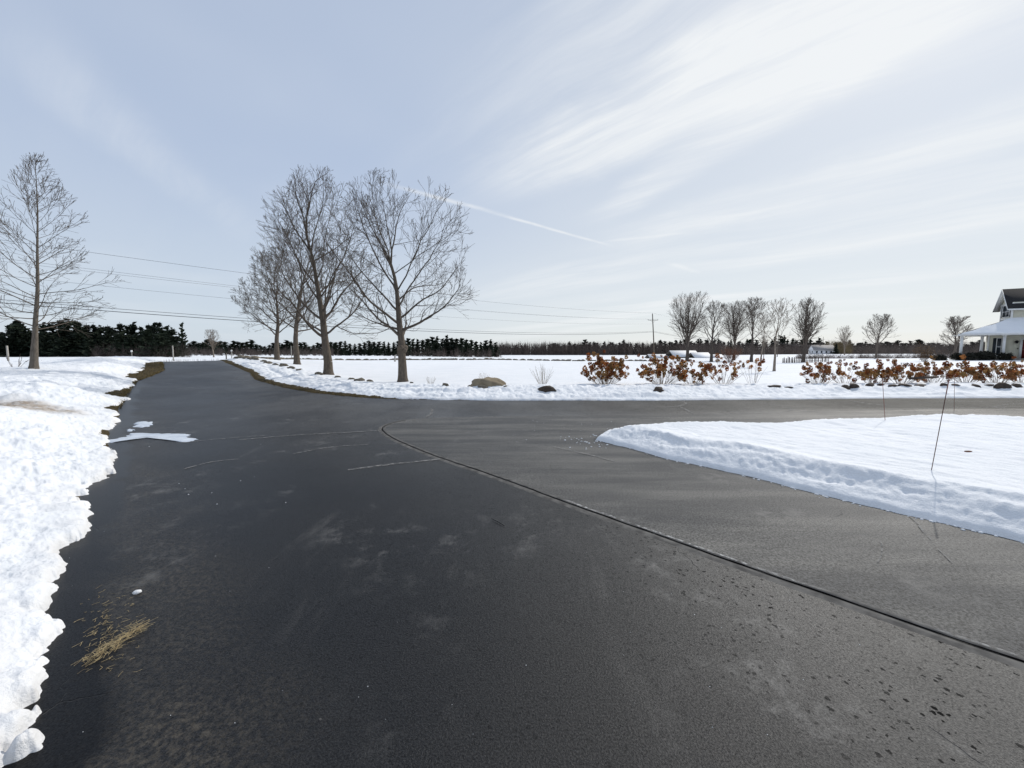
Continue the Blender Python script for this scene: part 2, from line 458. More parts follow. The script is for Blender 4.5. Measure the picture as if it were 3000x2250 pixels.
# ------------------------------------------------------------------ materials
MATS = {}
def material(name):
    m = bpy.data.materials.new(name); m.use_nodes = True
    g = N(m.node_tree)
    for nd in list(g.n): g.n.remove(nd)
    out = g.new('ShaderNodeOutputMaterial'); b = g.new('ShaderNodeBsdfPrincipled')
    g.l.new(b.outputs[0], out.inputs[0])
    tc = g.new('ShaderNodeTexCoord')
    MATS[name] = m
    return m, g, b, tc.outputs['Object']
def bump(g, b, h, strength, dist):
    nd = g.new('ShaderNodeBump'); nd.inputs['Strength'].default_value = strength; nd.inputs['Distance'].default_value = dist
    g.l.new(h, nd.inputs['Height']); g.l.new(nd.outputs[0], b.inputs['Normal'])
    return nd
def c4(c): return (c[0], c[1], c[2], 1.0)
def simple(name, c1, c2=None, rough=0.7, scale=5.0, bstr=0.0, bdist=0.02, spec=0.3, stretch=(1, 1, 1), detail=5):
    m, g, b, co = material(name)
    c2 = c2 or c1
    v = g.mapping(co, stretch)
    n = g.noise(v, scale, detail, 0.6)
    g.l.new(g.mix(g.ramp(n, 0.3, 0.7), c4(c1), c4(c2)), b.inputs['Base Color'])
    b.inputs['Roughness'].default_value = rough
    b.inputs['Specular IOR Level'].default_value = spec
    if bstr: bump(g, b, n, bstr, bdist)
    return m
def random_tint(name, cols, rough=0.8, scale=20.0):
    """colour picked per object, with a little mottling"""
    m, g, b, co = material(name)
    oi = g.new('ShaderNodeObjectInfo')
    r = g.new('ShaderNodeValToRGB'); cr = r.color_ramp
    for i, c in enumerate(cols):
        e = cr.elements[i] if i < 2 else cr.elements.new(i / (len(cols) - 1))
        e.position = i / (len(cols) - 1); e.color = c4(c)
    g.l.new(oi.outputs['Random'], r.inputs[0])
    n = g.noise(co, scale, 3, 0.6)
    g.l.new(g.mix(g.ramp(n, 0.3, 0.7, 0.55, 1.0), (0, 0, 0, 1), r.outputs[0]), b.inputs['Base Color'])
    b.inputs['Roughness'].default_value = rough; b.inputs['Specular IOR Level'].default_value = 0.2
    return m

def make_snow():
    m, g, b, co = material('snow')
    big = g.noise(co, 0.9, 5, 0.55)
    fin = g.noise(co, 9.0, 6, 0.62)
    gr = g.noise(co, 38.0, 5, 0.7)
    base = g.mix(g.ramp(big, 0.3, 0.7), (0.77, 0.79, 0.81, 1), (0.82, 0.83, 0.845, 1))
    dirt = g.attr('dirt')
    dn = g.math('MULTIPLY', dirt, g.ramp(g.noise(co, 6.0, 6, 0.7), 0.25, 0.75, 0.45, 1.25), clamp=True)
    g.l.new(g.mix(dn, base, (0.34, 0.28, 0.22, 1)), b.inputs['Base Color'])
    b.inputs['Roughness'].default_value = 0.75
    b.inputs['Specular IOR Level'].default_value = 0.12
    h = g.math('ADD', g.math('MULTIPLY', fin, 0.55), g.math('MULTIPLY', gr, 0.38))
    bump(g, b, h, 0.7, 0.04)
    return m
SNOW = make_snow()

def make_asphalt():
    m, g, b, co = material('asphalt')
    pad = g.attr('pad'); wet = g.attr('wet')
    big = g.noise(co, 0.35, 4, 0.6)
    patch = g.noise(g.mapping(co, (1.0, 0.55, 1), (0, 0, rad(-45))), 0.75, 6, 0.62)
    str_ = g.noise(g.mapping(co, (1.1, 0.22, 1), (0, 0, rad(-45))), 1.9, 8, 0.70)
    str2 = g.noise(g.mapping(co, (0.35, 2.2, 1), (0, 0, rad(8))), 1.0, 6, 0.65)
    gr = g.noise(co, 105.0, 4, 0.72)
    gr2 = g.noise(co, 190.0, 2, 0.6)
    glint_tone = g.attr('glint_tone')  # sun glint painted into the base colour; also sets pore density
    vor = g.new('ShaderNodeTexVoronoi'); vor.feature = 'F1'
    g.l.new(co, vor.inputs['Vector']); vor.inputs['Scale'].default_value = 120.0
    wm = g.math('MULTIPLY', glint_tone, g.ramp(patch, 0.30, 0.66, 0.35, 1.0))
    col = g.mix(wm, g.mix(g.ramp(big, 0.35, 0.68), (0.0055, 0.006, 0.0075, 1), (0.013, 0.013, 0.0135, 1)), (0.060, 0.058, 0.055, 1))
    col = g.mix(g.math('MULTIPLY', g.ramp(str_, 0.55, 0.74, 0.0, 0.75), g.ramp(patch, 0.38, 0.6)), col, (0.070, 0.067, 0.063, 1))
    # the apron beyond the joint is a coarser, paler mix
    padc = g.mix(g.ramp(str2, 0.35, 0.72), (0.052, 0.052, 0.052, 1), (0.118, 0.114, 0.105, 1))
    col = g.mix(pad, col, padc)
    # paler, drier surface on the cross road
    dry = g.attr('dry')
    col = g.mix(g.math('MULTIPLY', dry, g.ramp(str2, 0.2, 0.8, 0.6, 1.0)), col, (0.088, 0.084, 0.074, 1))
    # aggregate and salt specks
    aggm = g.ramp(gr, 0.30, 0.70, 0.40, 1.65, False); aggp = g.ramp(g.noise(co, 62.0, 4, 0.74), 0.30, 0.70, 0.0, 2.1, False)
    nda = g.new('ShaderNodeMix'); nda.data_type = 'FLOAT'; g.set(nda, 0, pad); g.set(nda, 2, aggm); g.set(nda, 3, aggp); agg = nda.outputs[0]
    col = g.mix(1.0, col, agg, 'MULTIPLY')
    sp = g.noise(co, 34.0, 2, 0.5)
    spm = g.math('MULTIPLY', g.ramp(sp, 0.735, 0.78), g.ramp(g.noise(co, 1.3, 4, 0.7), 0.48, 0.66))
    col = g.mix(g.math('MULTIPLY', spm, 0.55), col, (0.34, 0.32, 0.29, 1))
    blot = g.math('MULTIPLY', g.ramp(g.noise(co, 2.6, 8, 0.78), 0.50, 0.68), g.ramp(g.noise(g.mapping(co, (1, .4, 1), (0, 0, rad(-45))), 0.9, 2), 0.47, 0.62))
    col = g.mix(g.math('MULTIPLY', blot, 0.62), col, (0.15, 0.145, 0.137, 1))
    grit = g.math('MULTIPLY', g.attr('grit'), g.ramp(g.noise(co, 30.0, 6, 0.8), 0.42, 0.66))
    col = g.mix(grit, col, (0.075, 0.064, 0.049, 1))
    # little open pores and hairline cracks
    def pores(scale, k):
        v = g.new('ShaderNodeTexVoronoi'); v.feature = 'F1'
        wp_ = g.vmath('ADD', co, g.vmath('MULTIPLY', g.new('ShaderNodeTexNoise', inp={'Vector': co, 'Scale': scale * 1.7, 'Detail': 3.0}).outputs['Color'], (0.9 / scale, 0.9 / scale, 0.0)))
        g.l.new(wp_, v.inputs['Vector']); v.inputs['Scale'].default_value = scale
        sx = g.new('ShaderNodeSeparateXYZ'); g.l.new(v.outputs['Color'], sx.inputs[0])
        rad_ = g.math('MULTIPLY', g.math('POWER', sx.outputs[0], 3.0), k)
        return g.math('LESS_THAN', v.outputs['Distance'], rad_)
    pitm = g.math('MULTIPLY', g.math('MAXIMUM', pores(36.0, 0.44), pores(18.0, 0.15)), g.math('SUBTRACT', 1.0, g.math('MULTIPLY', pad, 0.85)))
    pitm = g.math('MULTIPLY', pitm, g.math('MULTIPLY', g.ramp(glint_tone, 0.05, 0.7, 0.25, 1.0), g.ramp(g.noise(co, 1.2, 4, 0.6), 0.32, 0.58, 0.25, 1.0)))
    col = g.mix(g.math('MULTIPLY', pitm, 0.9), col, (0.003, 0.003, 0.003, 1))
    cv = g.new('ShaderNodeTexVoronoi'); cv.feature = 'DISTANCE_TO_EDGE'
    wv = g.vmath('ADD', co, g.vmath('MULTIPLY', g.new('ShaderNodeTexNoise', inp={'Vector': co, 'Scale': 2.5, 'Detail': 4.0}).outputs['Color'], (0.35, 0.35, 0.0)))
    g.l.new(wv, cv.inputs['Vector']); cv.inputs['Scale'].default_value = 1.3
    crk = g.math('MULTIPLY', g.ramp(cv.outputs['Distance'], 0.0, 0.006, 1.0, 0.0), g.ramp(g.noise(co, 1.1, 3), 0.60, 0.68))
    col = g.mix(g.math('MULTIPLY', crk, 0.75), col, (0.008, 0.008, 0.008, 1))
    col = g.mix(g.math('MULTIPLY', wet, 0.92), col, (0.003, 0.003, 0.0035, 1))
    g.l.new(col, b.inputs['Base Color'])
    rg = g.ramp(big, 0.3, 0.7, 0.42, 0.50)
    rg = g.math('ADD', rg, g.math('MULTIPLY', g.math('MAXIMUM', pad, g.attr('dry')), 0.15))
    nd = g.new('ShaderNodeMix'); nd.data_type = 'FLOAT'
    g.set(nd, 0, wet); g.set(nd, 2, rg); nd.inputs[3].default_value = 0.34
    g.l.new(nd.outputs[0], b.inputs['Roughness'])
    sp_ = g.math('SUBTRACT', g.math('SUBTRACT', g.math('SUBTRACT', 0.26, g.math('MULTIPLY', wet, 0.10)), g.math('MULTIPLY', pad, 0.06)), g.math('MULTIPLY', g.attr('dry'), 0.30))
    sp_ = g.math('MULTIPLY', g.math('MAXIMUM', sp_, 0.03), g.math('MULTIPLY', g.ramp(gr, 0.32, 0.68, 0.40, 1.55, False), g.math('SUBTRACT', 1.0, pitm)))
    g.l.new(sp_, b.inputs['Specular IOR Level'])
    hh = g.math('ADD', g.math('MULTIPLY', gr, 0.7), g.math('MULTIPLY', gr2, 0.35))
    hh = g.math('SUBTRACT', hh, g.math('MULTIPLY', g.math('MAXIMUM', pitm, crk), 1.3))
    hh = g.math('MULTIPLY', hh, g.math('SUBTRACT', 1.0, g.math('MULTIPLY', wet, 0.75)))
    bp = bump(g, b, hh, 0.8, 0.006)
    return m
ASPHALT = make_asphalt()

GROUND = simple('winter_turf', (0.085, 0.062, 0.026), (0.035, 0.028, 0.016), 0.9, 14, 0.9, 0.03, 0.1)
GRASS = random_tint('dry_grass', [(0.20, 0.15, 0.06), (0.12, 0.10, 0.035)], 0.85, 3)
BARK = simple('maple_bark', (0.150, 0.122, 0.095), (0.075, 0.062, 0.050), 0.9, 9, 0.8, 0.02, 0.15, (3, 3, 0.6))
TWIG = simple('maple_twig', (0.125, 0.102, 0.082), (0.060, 0.049, 0.040), 0.85, 7, 0, 0.02, 0.2)
BARK2 = simple('slender_bark', (0.175, 0.150, 0.122), (0.10, 0.085, 0.07), 0.9, 9, 0.6, 0.02, 0.15, (3, 3, 0.6))
TWIG2 = simple('slender_twig', (0.13, 0.105, 0.085), (0.085, 0.07, 0.055), 0.85, 7)
BARK3 = simple('grey_bark', (0.115, 0.095, 0.080), (0.06, 0.05, 0.044), 0.9, 6, 0.5, 0.02, 0.15, (3, 3, 0.6))
TWIG3 = simple('grey_twig', (0.15, 0.122, 0.10), (0.10, 0.08, 0.066), 0.85, 5)
TWIGP = simple('pale_twig', (0.25, 0.205, 0.165), (0.17, 0.14, 0.11), 0.85, 5)
TWIGR = simple('russet_twig', (0.20, 0.095, 0.055), (0.12, 0.06, 0.04), 0.85, 5)
PINE = random_tint('pine_needles', [(0.011, 0.017, 0.011), (0.020, 0.031, 0.018), (0.036, 0.050, 0.030)], 0.75, 0.8)
PINETRUNK = simple('pine_trunk', (0.06, 0.05, 0.042), (0.035, 0.03, 0.026), 0.9, 4)
YEW = simple('evergreen_leaf', (0.012, 0.014, 0.009), (0.030, 0.026, 0.016), 0.7, 6)
BRUSH = simple('brushwood', (0.105, 0.080, 0.068), (0.062, 0.050, 0.046), 0.9, 0.15)
BRUSHG = simple('willow_brush', (0.20, 0.155, 0.075), (0.12, 0.09, 0.05), 0.9, 0.2)
HEAD = random_tint('dried_bloom', [(0.32, 0.135, 0.05), (0.17, 0.065, 0.03), (0.42, 0.235, 0.10), (0.36, 0.26, 0.115), (0.12, 0.055, 0.032)], 0.85, 25)
def translucent(m, col, f=0.45):
    g = N(m.node_tree); out = [n for n in g.n if n.type == 'OUTPUT_MATERIAL'][0]; b = [n for n in g.n if n.type == 'BSDF_PRINCIPLED'][0]
    t = g.new('ShaderNodeBsdfTranslucent'); mx = g.new('ShaderNodeMixShader'); mx.inputs[0].default_value = f
    src = b.inputs['Base Color'].links[0].from_socket
    g.l.new(g.mix(1.0, src, col, 'MULTIPLY'), t.inputs[0])
    g.l.new(b.outputs[0], mx.inputs[1]); g.l.new(t.outputs[0], mx.inputs[2]); g.l.new(mx.outputs[0], out.inputs[0])
translucent(HEAD, (1.7, 1.2, 0.85, 1), 0.40)
STEM = simple('hydrangea_stem', (0.20, 0.15, 0.10), (0.12, 0.085, 0.06), 0.8, 12)
ROCK = simple('field_stone', (0.20, 0.175, 0.135), (0.10, 0.088, 0.07), 0.9, 5, 0.7, 0.04, 0.2)
BOULDER = simple('boulder_stone', (0.30, 0.245, 0.165), (0.185, 0.15, 0.105), 0.9, 4, 0.7, 0.04, 0.2)
ROCKD = simple('dark_stone', (0.045, 0.036, 0.030), (0.085, 0.062, 0.046), 0.85, 5, 0.7, 0.04, 0.3)
POLE = simple('weathered_pole', (0.15, 0.125, 0.10), (0.09, 0.075, 0.06), 0.9, 6, 0, 0, 0.2, (4, 4, 0.4))
WIRE = simple('cable', (0.035, 0.037, 0.045), None, 0.6)
PORCELAIN = simple('insulator', (0.25, 0.26, 0.28), None, 0.3)
WHITE = simple('white_paint', (0.78, 0.78, 0.76), (0.70, 0.70, 0.69), 0.55, 3)
SIDING = simple('cream_siding', (0.66, 0.64, 0.53), (0.60, 0.58, 0.48), 0.6, 2)
SHINGLE = simple('black_shingle', (0.016, 0.016, 0.018), (0.034, 0.033, 0.034), 0.85, 22, 0.5, 0.02)
SHUTTER = simple('dark_shutter', (0.02, 0.027, 0.035), None, 0.5)
RED = simple('red_door', (0.17, 0.018, 0.018), (0.12, 0.012, 0.012), 0.45, 3)
BLACKMETAL = simple('black_metal', (0.012, 0.012, 0.013), None, 0.45)
BRASS = simple('door_hardware', (0.45, 0.38, 0.22), None, 0.35)
DECK = simple('deck_board', (0.30, 0.28, 0.25), (0.22, 0.20, 0.18), 0.8, 5)
GREYWALL = simple('weathered_board', (0.16, 0.145, 0.125), (0.09, 0.08, 0.07), 0.9, 3)
FARWHITE = simple('white_clapboard', (0.72, 0.72, 0.72), (0.62, 0.62, 0.63), 0.7, 2)
POSTGREY = simple('pale_post', (0.42, 0.40, 0.36), (0.30, 0.28, 0.25), 0.85, 8)
STICK = simple('orange_red_fibreglass', (0.24, 0.075, 0.055), (0.16, 0.06, 0.048), 0.5, 4)
STICKD = simple('dark_fibreglass', (0.10, 0.035, 0.026), (0.07, 0.028, 0.022), 0.5, 4)
STRAW = simple('straw', (0.56, 0.45, 0.25), (0.30, 0.22, 0.11), 0.8, 40)
JOINT = simple('joint_tar', (0.003, 0.003, 0.003), None, 1.0, spec=0.0)
LIP = simple('joint_lip', (0.135, 0.130, 0.122), (0.055, 0.053, 0.051), 0.85, 9, 0.5, 0.004, 0.2, (1, 1, 1), 7)
LOG = simple('dark_log', (0.05, 0.038, 0.030), (0.09, 0.07, 0.055), 0.9, 6)
def make_glass():
    m, g, b, co = material('window_glass')
    b.inputs['Base Color'].default_value = (0.02, 0.028, 0.036, 1); b.inputs['Roughness'].default_value = 0.06
    b.inputs['Specular IOR Level'].default_value = 0.6
    return m
GLASS = make_glass()
def make_ice():
    m, g, b, co = material('slush_ice')
    n = g.noise(co, 5.0, 5, 0.6)
    g.l.new(g.mix(g.ramp(n, 0.35, 0.65), (0.46, 0.51, 0.58, 1), (0.62, 0.66, 0.71, 1)), b.inputs['Base Color'])
    b.inputs['Roughness'].default_value = 0.28; b.inputs['Specular IOR Level'].default_value = 0.5
    bump(g, b, g.noise(co, 30.0, 4), 0.3, 0.01)
    return m
ICE = make_ice()
def make_scuff():
    m, g, b, co = material('plough_scuff')
    n = g.noise(co, 14.0, 5, 0.7)
    b.inputs['Base Color'].default_value = (0.20, 0.195, 0.185, 1); b.inputs['Roughness'].default_value = 0.85
    g.l.new(g.ramp(n, 0.36, 0.62, 0.0, 0.9), b.inputs['Alpha'])
    return m
SCUFF = make_scuff()
def make_rime():
    m, g, b, co = material('salt_rime')
    n = g.noise(co, 22.0, 5, 0.7); n2 = g.noise(co, 1.1, 3)
    b.inputs['Base Color'].default_value = (0.55, 0.55, 0.54, 1); b.inputs['Roughness'].default_value = 0.9
    g.l.new(g.math('MULTIPLY', g.ramp(n, 0.40, 0.62), g.ramp(n2, 0.40, 0.62, 0.05, 0.9)), b.inputs['Alpha'])
    return m
RIME = make_rime()

# ------------------------------------------------------------------ ground sheets on polar grids
def polar(az0, az1, na, r0, r1, nr):
    az = np.radians(np.linspace(az0, az1, na)); r = np.exp(np.linspace(math.log(r0), math.log(r1), nr))
    A, R = np.meshgrid(az, r)
    return R * np.sin(A), R * np.cos(A)
def sheet(name, X, Y, Z, keep, mat, attrs=None, smooth=True):
    nr, na = X.shape
    idx = np.arange(nr * na).reshape(nr, na)
    q = np.stack([idx[:-1, :-1], idx[:-1, 1:], idx[1:, 1:], idx[1:, :-1]], -1).reshape(-1, 4)[:, ::-1]
    k = keep.ravel()
    q = q[k[q].any(axis=1)]
    used = np.zeros(nr * na, bool); used[q.ravel()] = True
    remap = np.cumsum(used) - 1
    V = np.stack([X.ravel(), Y.ravel(), Z.ravel()], 1)[used]
    me = mesh_np(name, V, remap[q], None, smooth)
    for n_, v_ in (attrs or {}).items(): vattr(me, n_, v_.ravel()[used])
    return obj(name, me, mat)

# bare ground under everything, out to the horizon
X, Y = polar(-130, 130, 420, 0.25, 3000, 420)
dL, sL = sdist(X, Y, L_PTS); dR, sR = sdist(X, Y, R_PTS); dI, sI = sdist(X, Y, I_PTS, True)
out_ = np.maximum(np.maximum(dL, dR), -50)
Z = terr(X, Y) + np.where(out_ > 0, 0.035 * sstep(0, 0.25, out_) + 0.03 * fbm(X, Y, 0.3, 3, 5) * sstep(0, 0.3, out_), -0.05) - 0.012
tag(sheet('ground', X, Y, Z, np.ones(X.shape, bool), GROUND), kind='structure')
# turf verge edging the drive, close up
X, Y = polar(-62, -5, 700, 8.0, 48, 300)
dL, sL = sdist(X, Y, L_PTS); dR, sR = sdist(X, Y, R_PTS)
o_ = np.maximum(dL, dR) + 0.06 * fbm(X, Y, 0.35, 3, 7)
Z = terr(X, Y) + np.where(o_ > 0, 0.05 * sstep(0, 0.2, o_) + 0.03 * fbm(X, Y, 0.12, 3, 9) * sstep(0, 0.15, o_), o_ * 0.6)
tag(sheet('verge', X, Y, Z, (o_ > -0.05) & (o_ < 2.2), GROUND), kind='structure')

# asphalt drive
X, Y = polar(-125, 125, 900, 0.25, 75, 480)
dL, sL = sdist(X, Y, L_PTS); dR, sR = sdist(X, Y, R_PTS)
SEAM_PX = [(3000,1940),(2715,1843),(2447,1749),(2198,1664),(1900,1557),(1678,1480),(1452,1394),(1271,1335),(1200,1306),(1150,1284),(1124,1266),(1117,1256),(1128,1246),(1150,1238),(1190,1229)]
LINE_PX = [(1190,1229),(1271,1222),(1497,1220),(2000,1214),(2300,1211)]
SEAM = [tuple(flat(*p)) for p in SEAM_PX]
def smooth_path(P, k=3):
    P = np.array(P, float)
    for _ in range(k):
        Qp = np.empty((2 * len(P) - 2 + 0, 2)); Qp[0::2] = 0.75 * P[:-1] + 0.25 * P[1:]; Qp[1::2] = 0.25 * P[:-1] + 0.75 * P[1:]
        P = np.vstack([P[:1], Qp, P[-1:]])
    return P
d0 = np.array(SEAM[0]) - np.array(SEAM[1]); d0 /= np.linalg.norm(d0)
SEAM = smooth_path([tuple(np.array(SEAM[0]) + 6 * d0)] + SEAM)
LINE = smooth_path([tuple(flat(*p)) for p in LINE_PX] + [(12.5, 10.4), (20, 10.6)])
pad_poly = [tuple(p) for p in SEAM[::4]] + [tuple(p) for p in LINE[2::4]] + [(40, 10), (40, -14), (12, -14)]
dP, _ = sdist(X, Y, pad_poly, True)
padm = sstep(-0.03, 0.03, dP)
wet = np.clip(1 - (-dL - 0.10) / (0.20 + 0.34 * np.clip(0.2 + fbm(X, Y, 0.7, 3, 101), 0, 1) ** 1.2), 0, 1) * (dL > -1.2)
wet = sstep(0.0, 0.5, wet * (0.55 + 0.75 * fbm(X, Y, 0.5, 3, 103) + 0.25)) * (1 - sstep(14, 18, Y))
dIs, _ = sdist(X, Y, I_PTS, True)
wet = np.maximum(wet, sstep(-0.055, -0.015, dIs + 0.03 * fbm(X, Y, 0.4, 3, 105)) * 0.85)
wet = np.maximum(wet, sstep(-0.10, -0.02, dR + 0.06 * fbm(X, Y, 0.6, 3, 107)) * 0.7 * (X > -6))
dry = sstep(0.8, -0.6, -dR - 2.4) * 0 + sstep(3.2, 1.8, -dR) * sstep(-4, 6, X) * 0.6 + 0.4 * sstep(6, 16, X) * sstep(9, 11, Y)
glint_tone_ = np.clip(sstep(1.4, 5.2, -dL + 0.8 * fbm(X, Y, 2.2, 3, 121)) * 0.85 + 0.25 * sstep(4, 9, Y), 0, 1)  # painted glint: asphalt tone turns paler away from the left edge
grit_ = np.clip(sstep(1.15, 0.15, -dL + 0.35 * fbm(X, Y, 0.7, 4, 131)) * (0.75 + 0.6 * fbm(X, Y, 0.35, 3, 133)), 0, 1) * (1 - sstep(9, 14, Y))
bow = 0.012 * fbm(X, Y, 2.5, 2, 111) * sstep(1.0, 3.0, np.hypot(X, Y))
asph = tag(sheet('driveway', X, Y, terr(X, Y) + bow * 0.4, (dL < 1.0) & (dR < 0.9), ASPHALT, {'pad': padm, 'wet': wet, 'dry': dry, 'glint_tone': glint_tone_, 'grit': grit_}), kind='structure')

def ribbon(P, w, z, jitter=0.0, seed=0, profile=None):
    """strip along a path; profile = list of (offset, height)"""
    P = np.asarray(P, float)
    seg = np.linalg.norm(np.diff(P, axis=0), axis=1); s = np.concatenate([[0], np.cumsum(seg)])
    t = np.linspace(0, s[-1], max(2, int(s[-1] / 0.06)))
    x = np.interp(t, s, P[:, 0]); y = np.interp(t, s, P[:, 1])
    dx = np.gradient(x); dy = np.gradient(y); l = np.hypot(dx, dy); nx, ny = -dy / l, dx / l
    prof = profile or [(-w / 2, 0.0), (w / 2, 0.0)]
    j = jitter * fbm(t, t * 0, 0.25, 3, seed)
    rows = []
    for k, (o, h) in enumerate(prof):
        jj = j + jitter * 0.6 * fbm(t, t * 0 + k * 3.1, 0.12, 3, seed + 7 + k)
        px, py = x + nx * (o + jj), y + ny * (o + jj)
        rows.append(np.stack([px, py, terr(px, py) + bow_at(px, py) + z + h], 1))
    V = np.stack(rows, 1); n, k = len(t), len(prof)
    idx = np.arange(n * k).reshape(n, k)
    Q = np.stack([idx[:-1, :-1], idx[1:, :-1], idx[1:, 1:], idx[:-1, 1:]], -1).reshape(-1, 4)
    return V.reshape(-1, 3), Q
def bow_at(x, y): return 0.4 * 0.012 * fbm(x, y, 2.5, 2, 111) * sstep(1.0, 3.0, np.hypot(x, y))
V, Q = ribbon(SEAM, 0, 0.0, 0.006, 3, [(-0.075, -0.002), (-0.045, 0.004), (-0.018, 0.005), (-0.012, 0.001)])
obj('joint_lip', mesh_np('joint_lip', V, Q, None, True), LIP, asph)
V, Q = ribbon(SEAM, 0, 0.0, 0.006, 3, [(0.012, 0.001), (0.018, 0.004), (0.05, 0.004), (0.10, -0.002)])
obj('joint_lip', mesh_np('joint_lip', V, Q, None, True), LIP, asph)
V, Q = ribbon(SEAM, 0, 0.0052, 0.0075, 3, [(-0.0075, -0.001), (0.0, 0.0), (0.0075, -0.001)])
obj('joint_gap', mesh_np('joint_gap', V, Q), JOINT, asph)
k0 = int(len(SEAM) * .10)
SALT = SEAM[:int(len(SEAM) * .42)]
V, Q = ribbon(SALT, 0, 0.006, 0.010, 17, [(-0.052, 0.0), (-0.022, 0.002)])
obj('salt_rime', mesh_np('salt_rime', V, Q), RIME, asph)
def scuff(pts, w, name='plough_scuff', seed=0, jit=0.02):
    V, Q = ribbon(smooth_path([tuple(flat(*p)) if p[1] > 100 else p for p in pts]), w, 0.0055 + 0.0006 * (seed % 6), jit, seed)
    obj(name, mesh_np(name, V, Q), SCUFF, asph)
V, Q = ribbon(LINE, 0.05, 0.004, 0.012, 31); obj('plough_scuff', mesh_np('plough_scuff', V, Q), SCUFF, asph)
for i, (pts, w) in enumerate([
    ([(700,1290),(850,1276),(1000,1268),(1110,1262)], .05), ([(520,1300),(640,1287),(780,1276)], .035),
    ([(1020,1378),(1120,1362),(1230,1352),(1290,1345)], .06), ([(1250,1222),(1268,1205),(1262,1196)], .07),
    ([(1940,1195),(1990,1192),(2010,1185),(2000,1178)], .10), ([(1990,1192),(2030,1212)], .07),
    ([(2300,1208),(2330,1200),(2270,1188),(2200,1180)], .06), ([(2480,1172),(2530,1182),(2600,1188)], .12),
    ([(2500,1185),(2560,1195),(2620,1203)], .05), ([(2350,1207),(2600,1199),(3000,1192)], .06),
    ([(2950,1200),(2900,1192),(2960,1184),(3000,1182)], .06), ([(2700,1180),(2850,1176),(3000,1178)], .05),
    ([(2670,1515),(2720,1580),(2790,1650)], .012), ([(2570,1580),(2590,1620),(2575,1660)], .012),
    ([(540,1375),(620,1352),(700,1345)], .03), ([(860,1330),(960,1310),(1080,1302)], .03),
    ([(1620,1310),(1720,1330),(1800,1352)], .05)]):
    scuff(pts, w, seed=40 + i)

# ------------------------------------------------------------------ snow
X, Y = polar(-84, -22, 1000, 1.2, 70, 800)
h, dirt, d = snow_left(X, Y)
hr = snow_right(X, Y)[0]
tag(sheet('snow_bank_left', X, Y, terr(X, Y) + h, (h > -0.05) & (h >= np.where(hr > 0, hr - 0.02, -1)), SNOW, {'dirt': dirt}), kind='structure')
X, Y = polar(-46, 76, 1250, 11.0, 70, 420)
h, dirt, d = snow_right(X, Y)
tag(sheet('snow_bank_right', X, Y, terr(X, Y) + h, h > -0.05, SNOW, {'dirt': dirt}), kind='structure')
X, Y = polar(6, 84, 700, 2.6, 26, 520)
h, dirt, d = snow_island(X, Y)
tag(sheet('snow_island', X, Y, terr(X, Y) + h, h > -0.05, SNOW, {'dirt': dirt}), kind='structure')
X, Y = polar(-130, 130, 520, 66, 3000, 160)
h = np.maximum(np.maximum(snow_left(X, Y)[0], snow_right(X, Y)[0]), 0.2)
tag(sheet('snow_field', X, Y, terr(X, Y) + h - 0.004, np.ones(X.shape, bool), SNOW, {'dirt': X * 0}), kind='structure')

# refrozen meltwater on the drive
def poly_sheet(name, pts, z, mat, seed=0):
    P = smooth_path([tuple(flat(*p)) for p in pts] + [tuple(flat(*pts[0]))], 2)[:-1]
    P = np.array([P[0]] + [P[i] * (1 - f) + P[(i + 1) % len(P)] * f for i in range(len(P)) for f in (.25, .5, .75, 1.0)])[:-1]
    c = P.mean(0); n = len(P)
    j = 0.14 * fbm(P[:, 0] * 0.35, P[:, 1] * 2.2, 0.16, 4, seed)
    P = P + (P - c) / np.linalg.norm(P - c, axis=1, keepdims=True) * j[:, None]
    rings = [P * f + c * (1 - f) for f in (1.0, 0.9, 0.6, 0.3)]
    V = []; hs = (-0.003, 0.006, 0.012, 0.012)
    for r_, hh in zip(rings, hs): V.append(np.column_stack([r_, terr(r_[:, 0], r_[:, 1]) + bow_at(r_[:, 0], r_[:, 1]) + z + hh]))
    V = np.vstack(V + [np.array([[c[0], c[1], T1(*c) + z + 0.012]])])
    Q = []; T = []
    for k in range(3):
        for i in range(n): Q.append((k * n + i, k * n + (i + 1) % n, (k + 1) * n + (i + 1) % n, (k + 1) * n + i))
    for i in range(n): T.append((3 * n + i, 3 * n + (i + 1) % n, 4 * n))
    return obj(name, mesh_np(name, V, Q, T, True), mat)
def zpx(l): return [(x / 3.16, 1000 + y / 3.16) for x, y in l]
tag(poly_sheet('ice_sheet', zpx([(960,925),(1080,900),(1190,880),(1210,850),(1400,848),(1720,855),(1745,885),(1835,922),(1700,940),(1560,908),(1440,893),(1310,897),(1120,925),(1000,945)]), 0.003, ICE, 5),
    'long tongue of pale refrozen meltwater reaching onto the drive', 'ice')
tag(poly_sheet('ice_sheet', zpx([(1230,795),(1260,750),(1370,738),(1435,775),(1330,795)]), 0.003, ICE, 8),
    'small rounded patch of refrozen meltwater beside the snow bank', 'ice')
tag(poly_sheet('ice_sheet', zpx([(1160,825),(1200,808),(1290,818),(1200,835)]), 0.003, ICE, 9),
    'tiny sliver of ice between the two larger ice patches', 'ice')

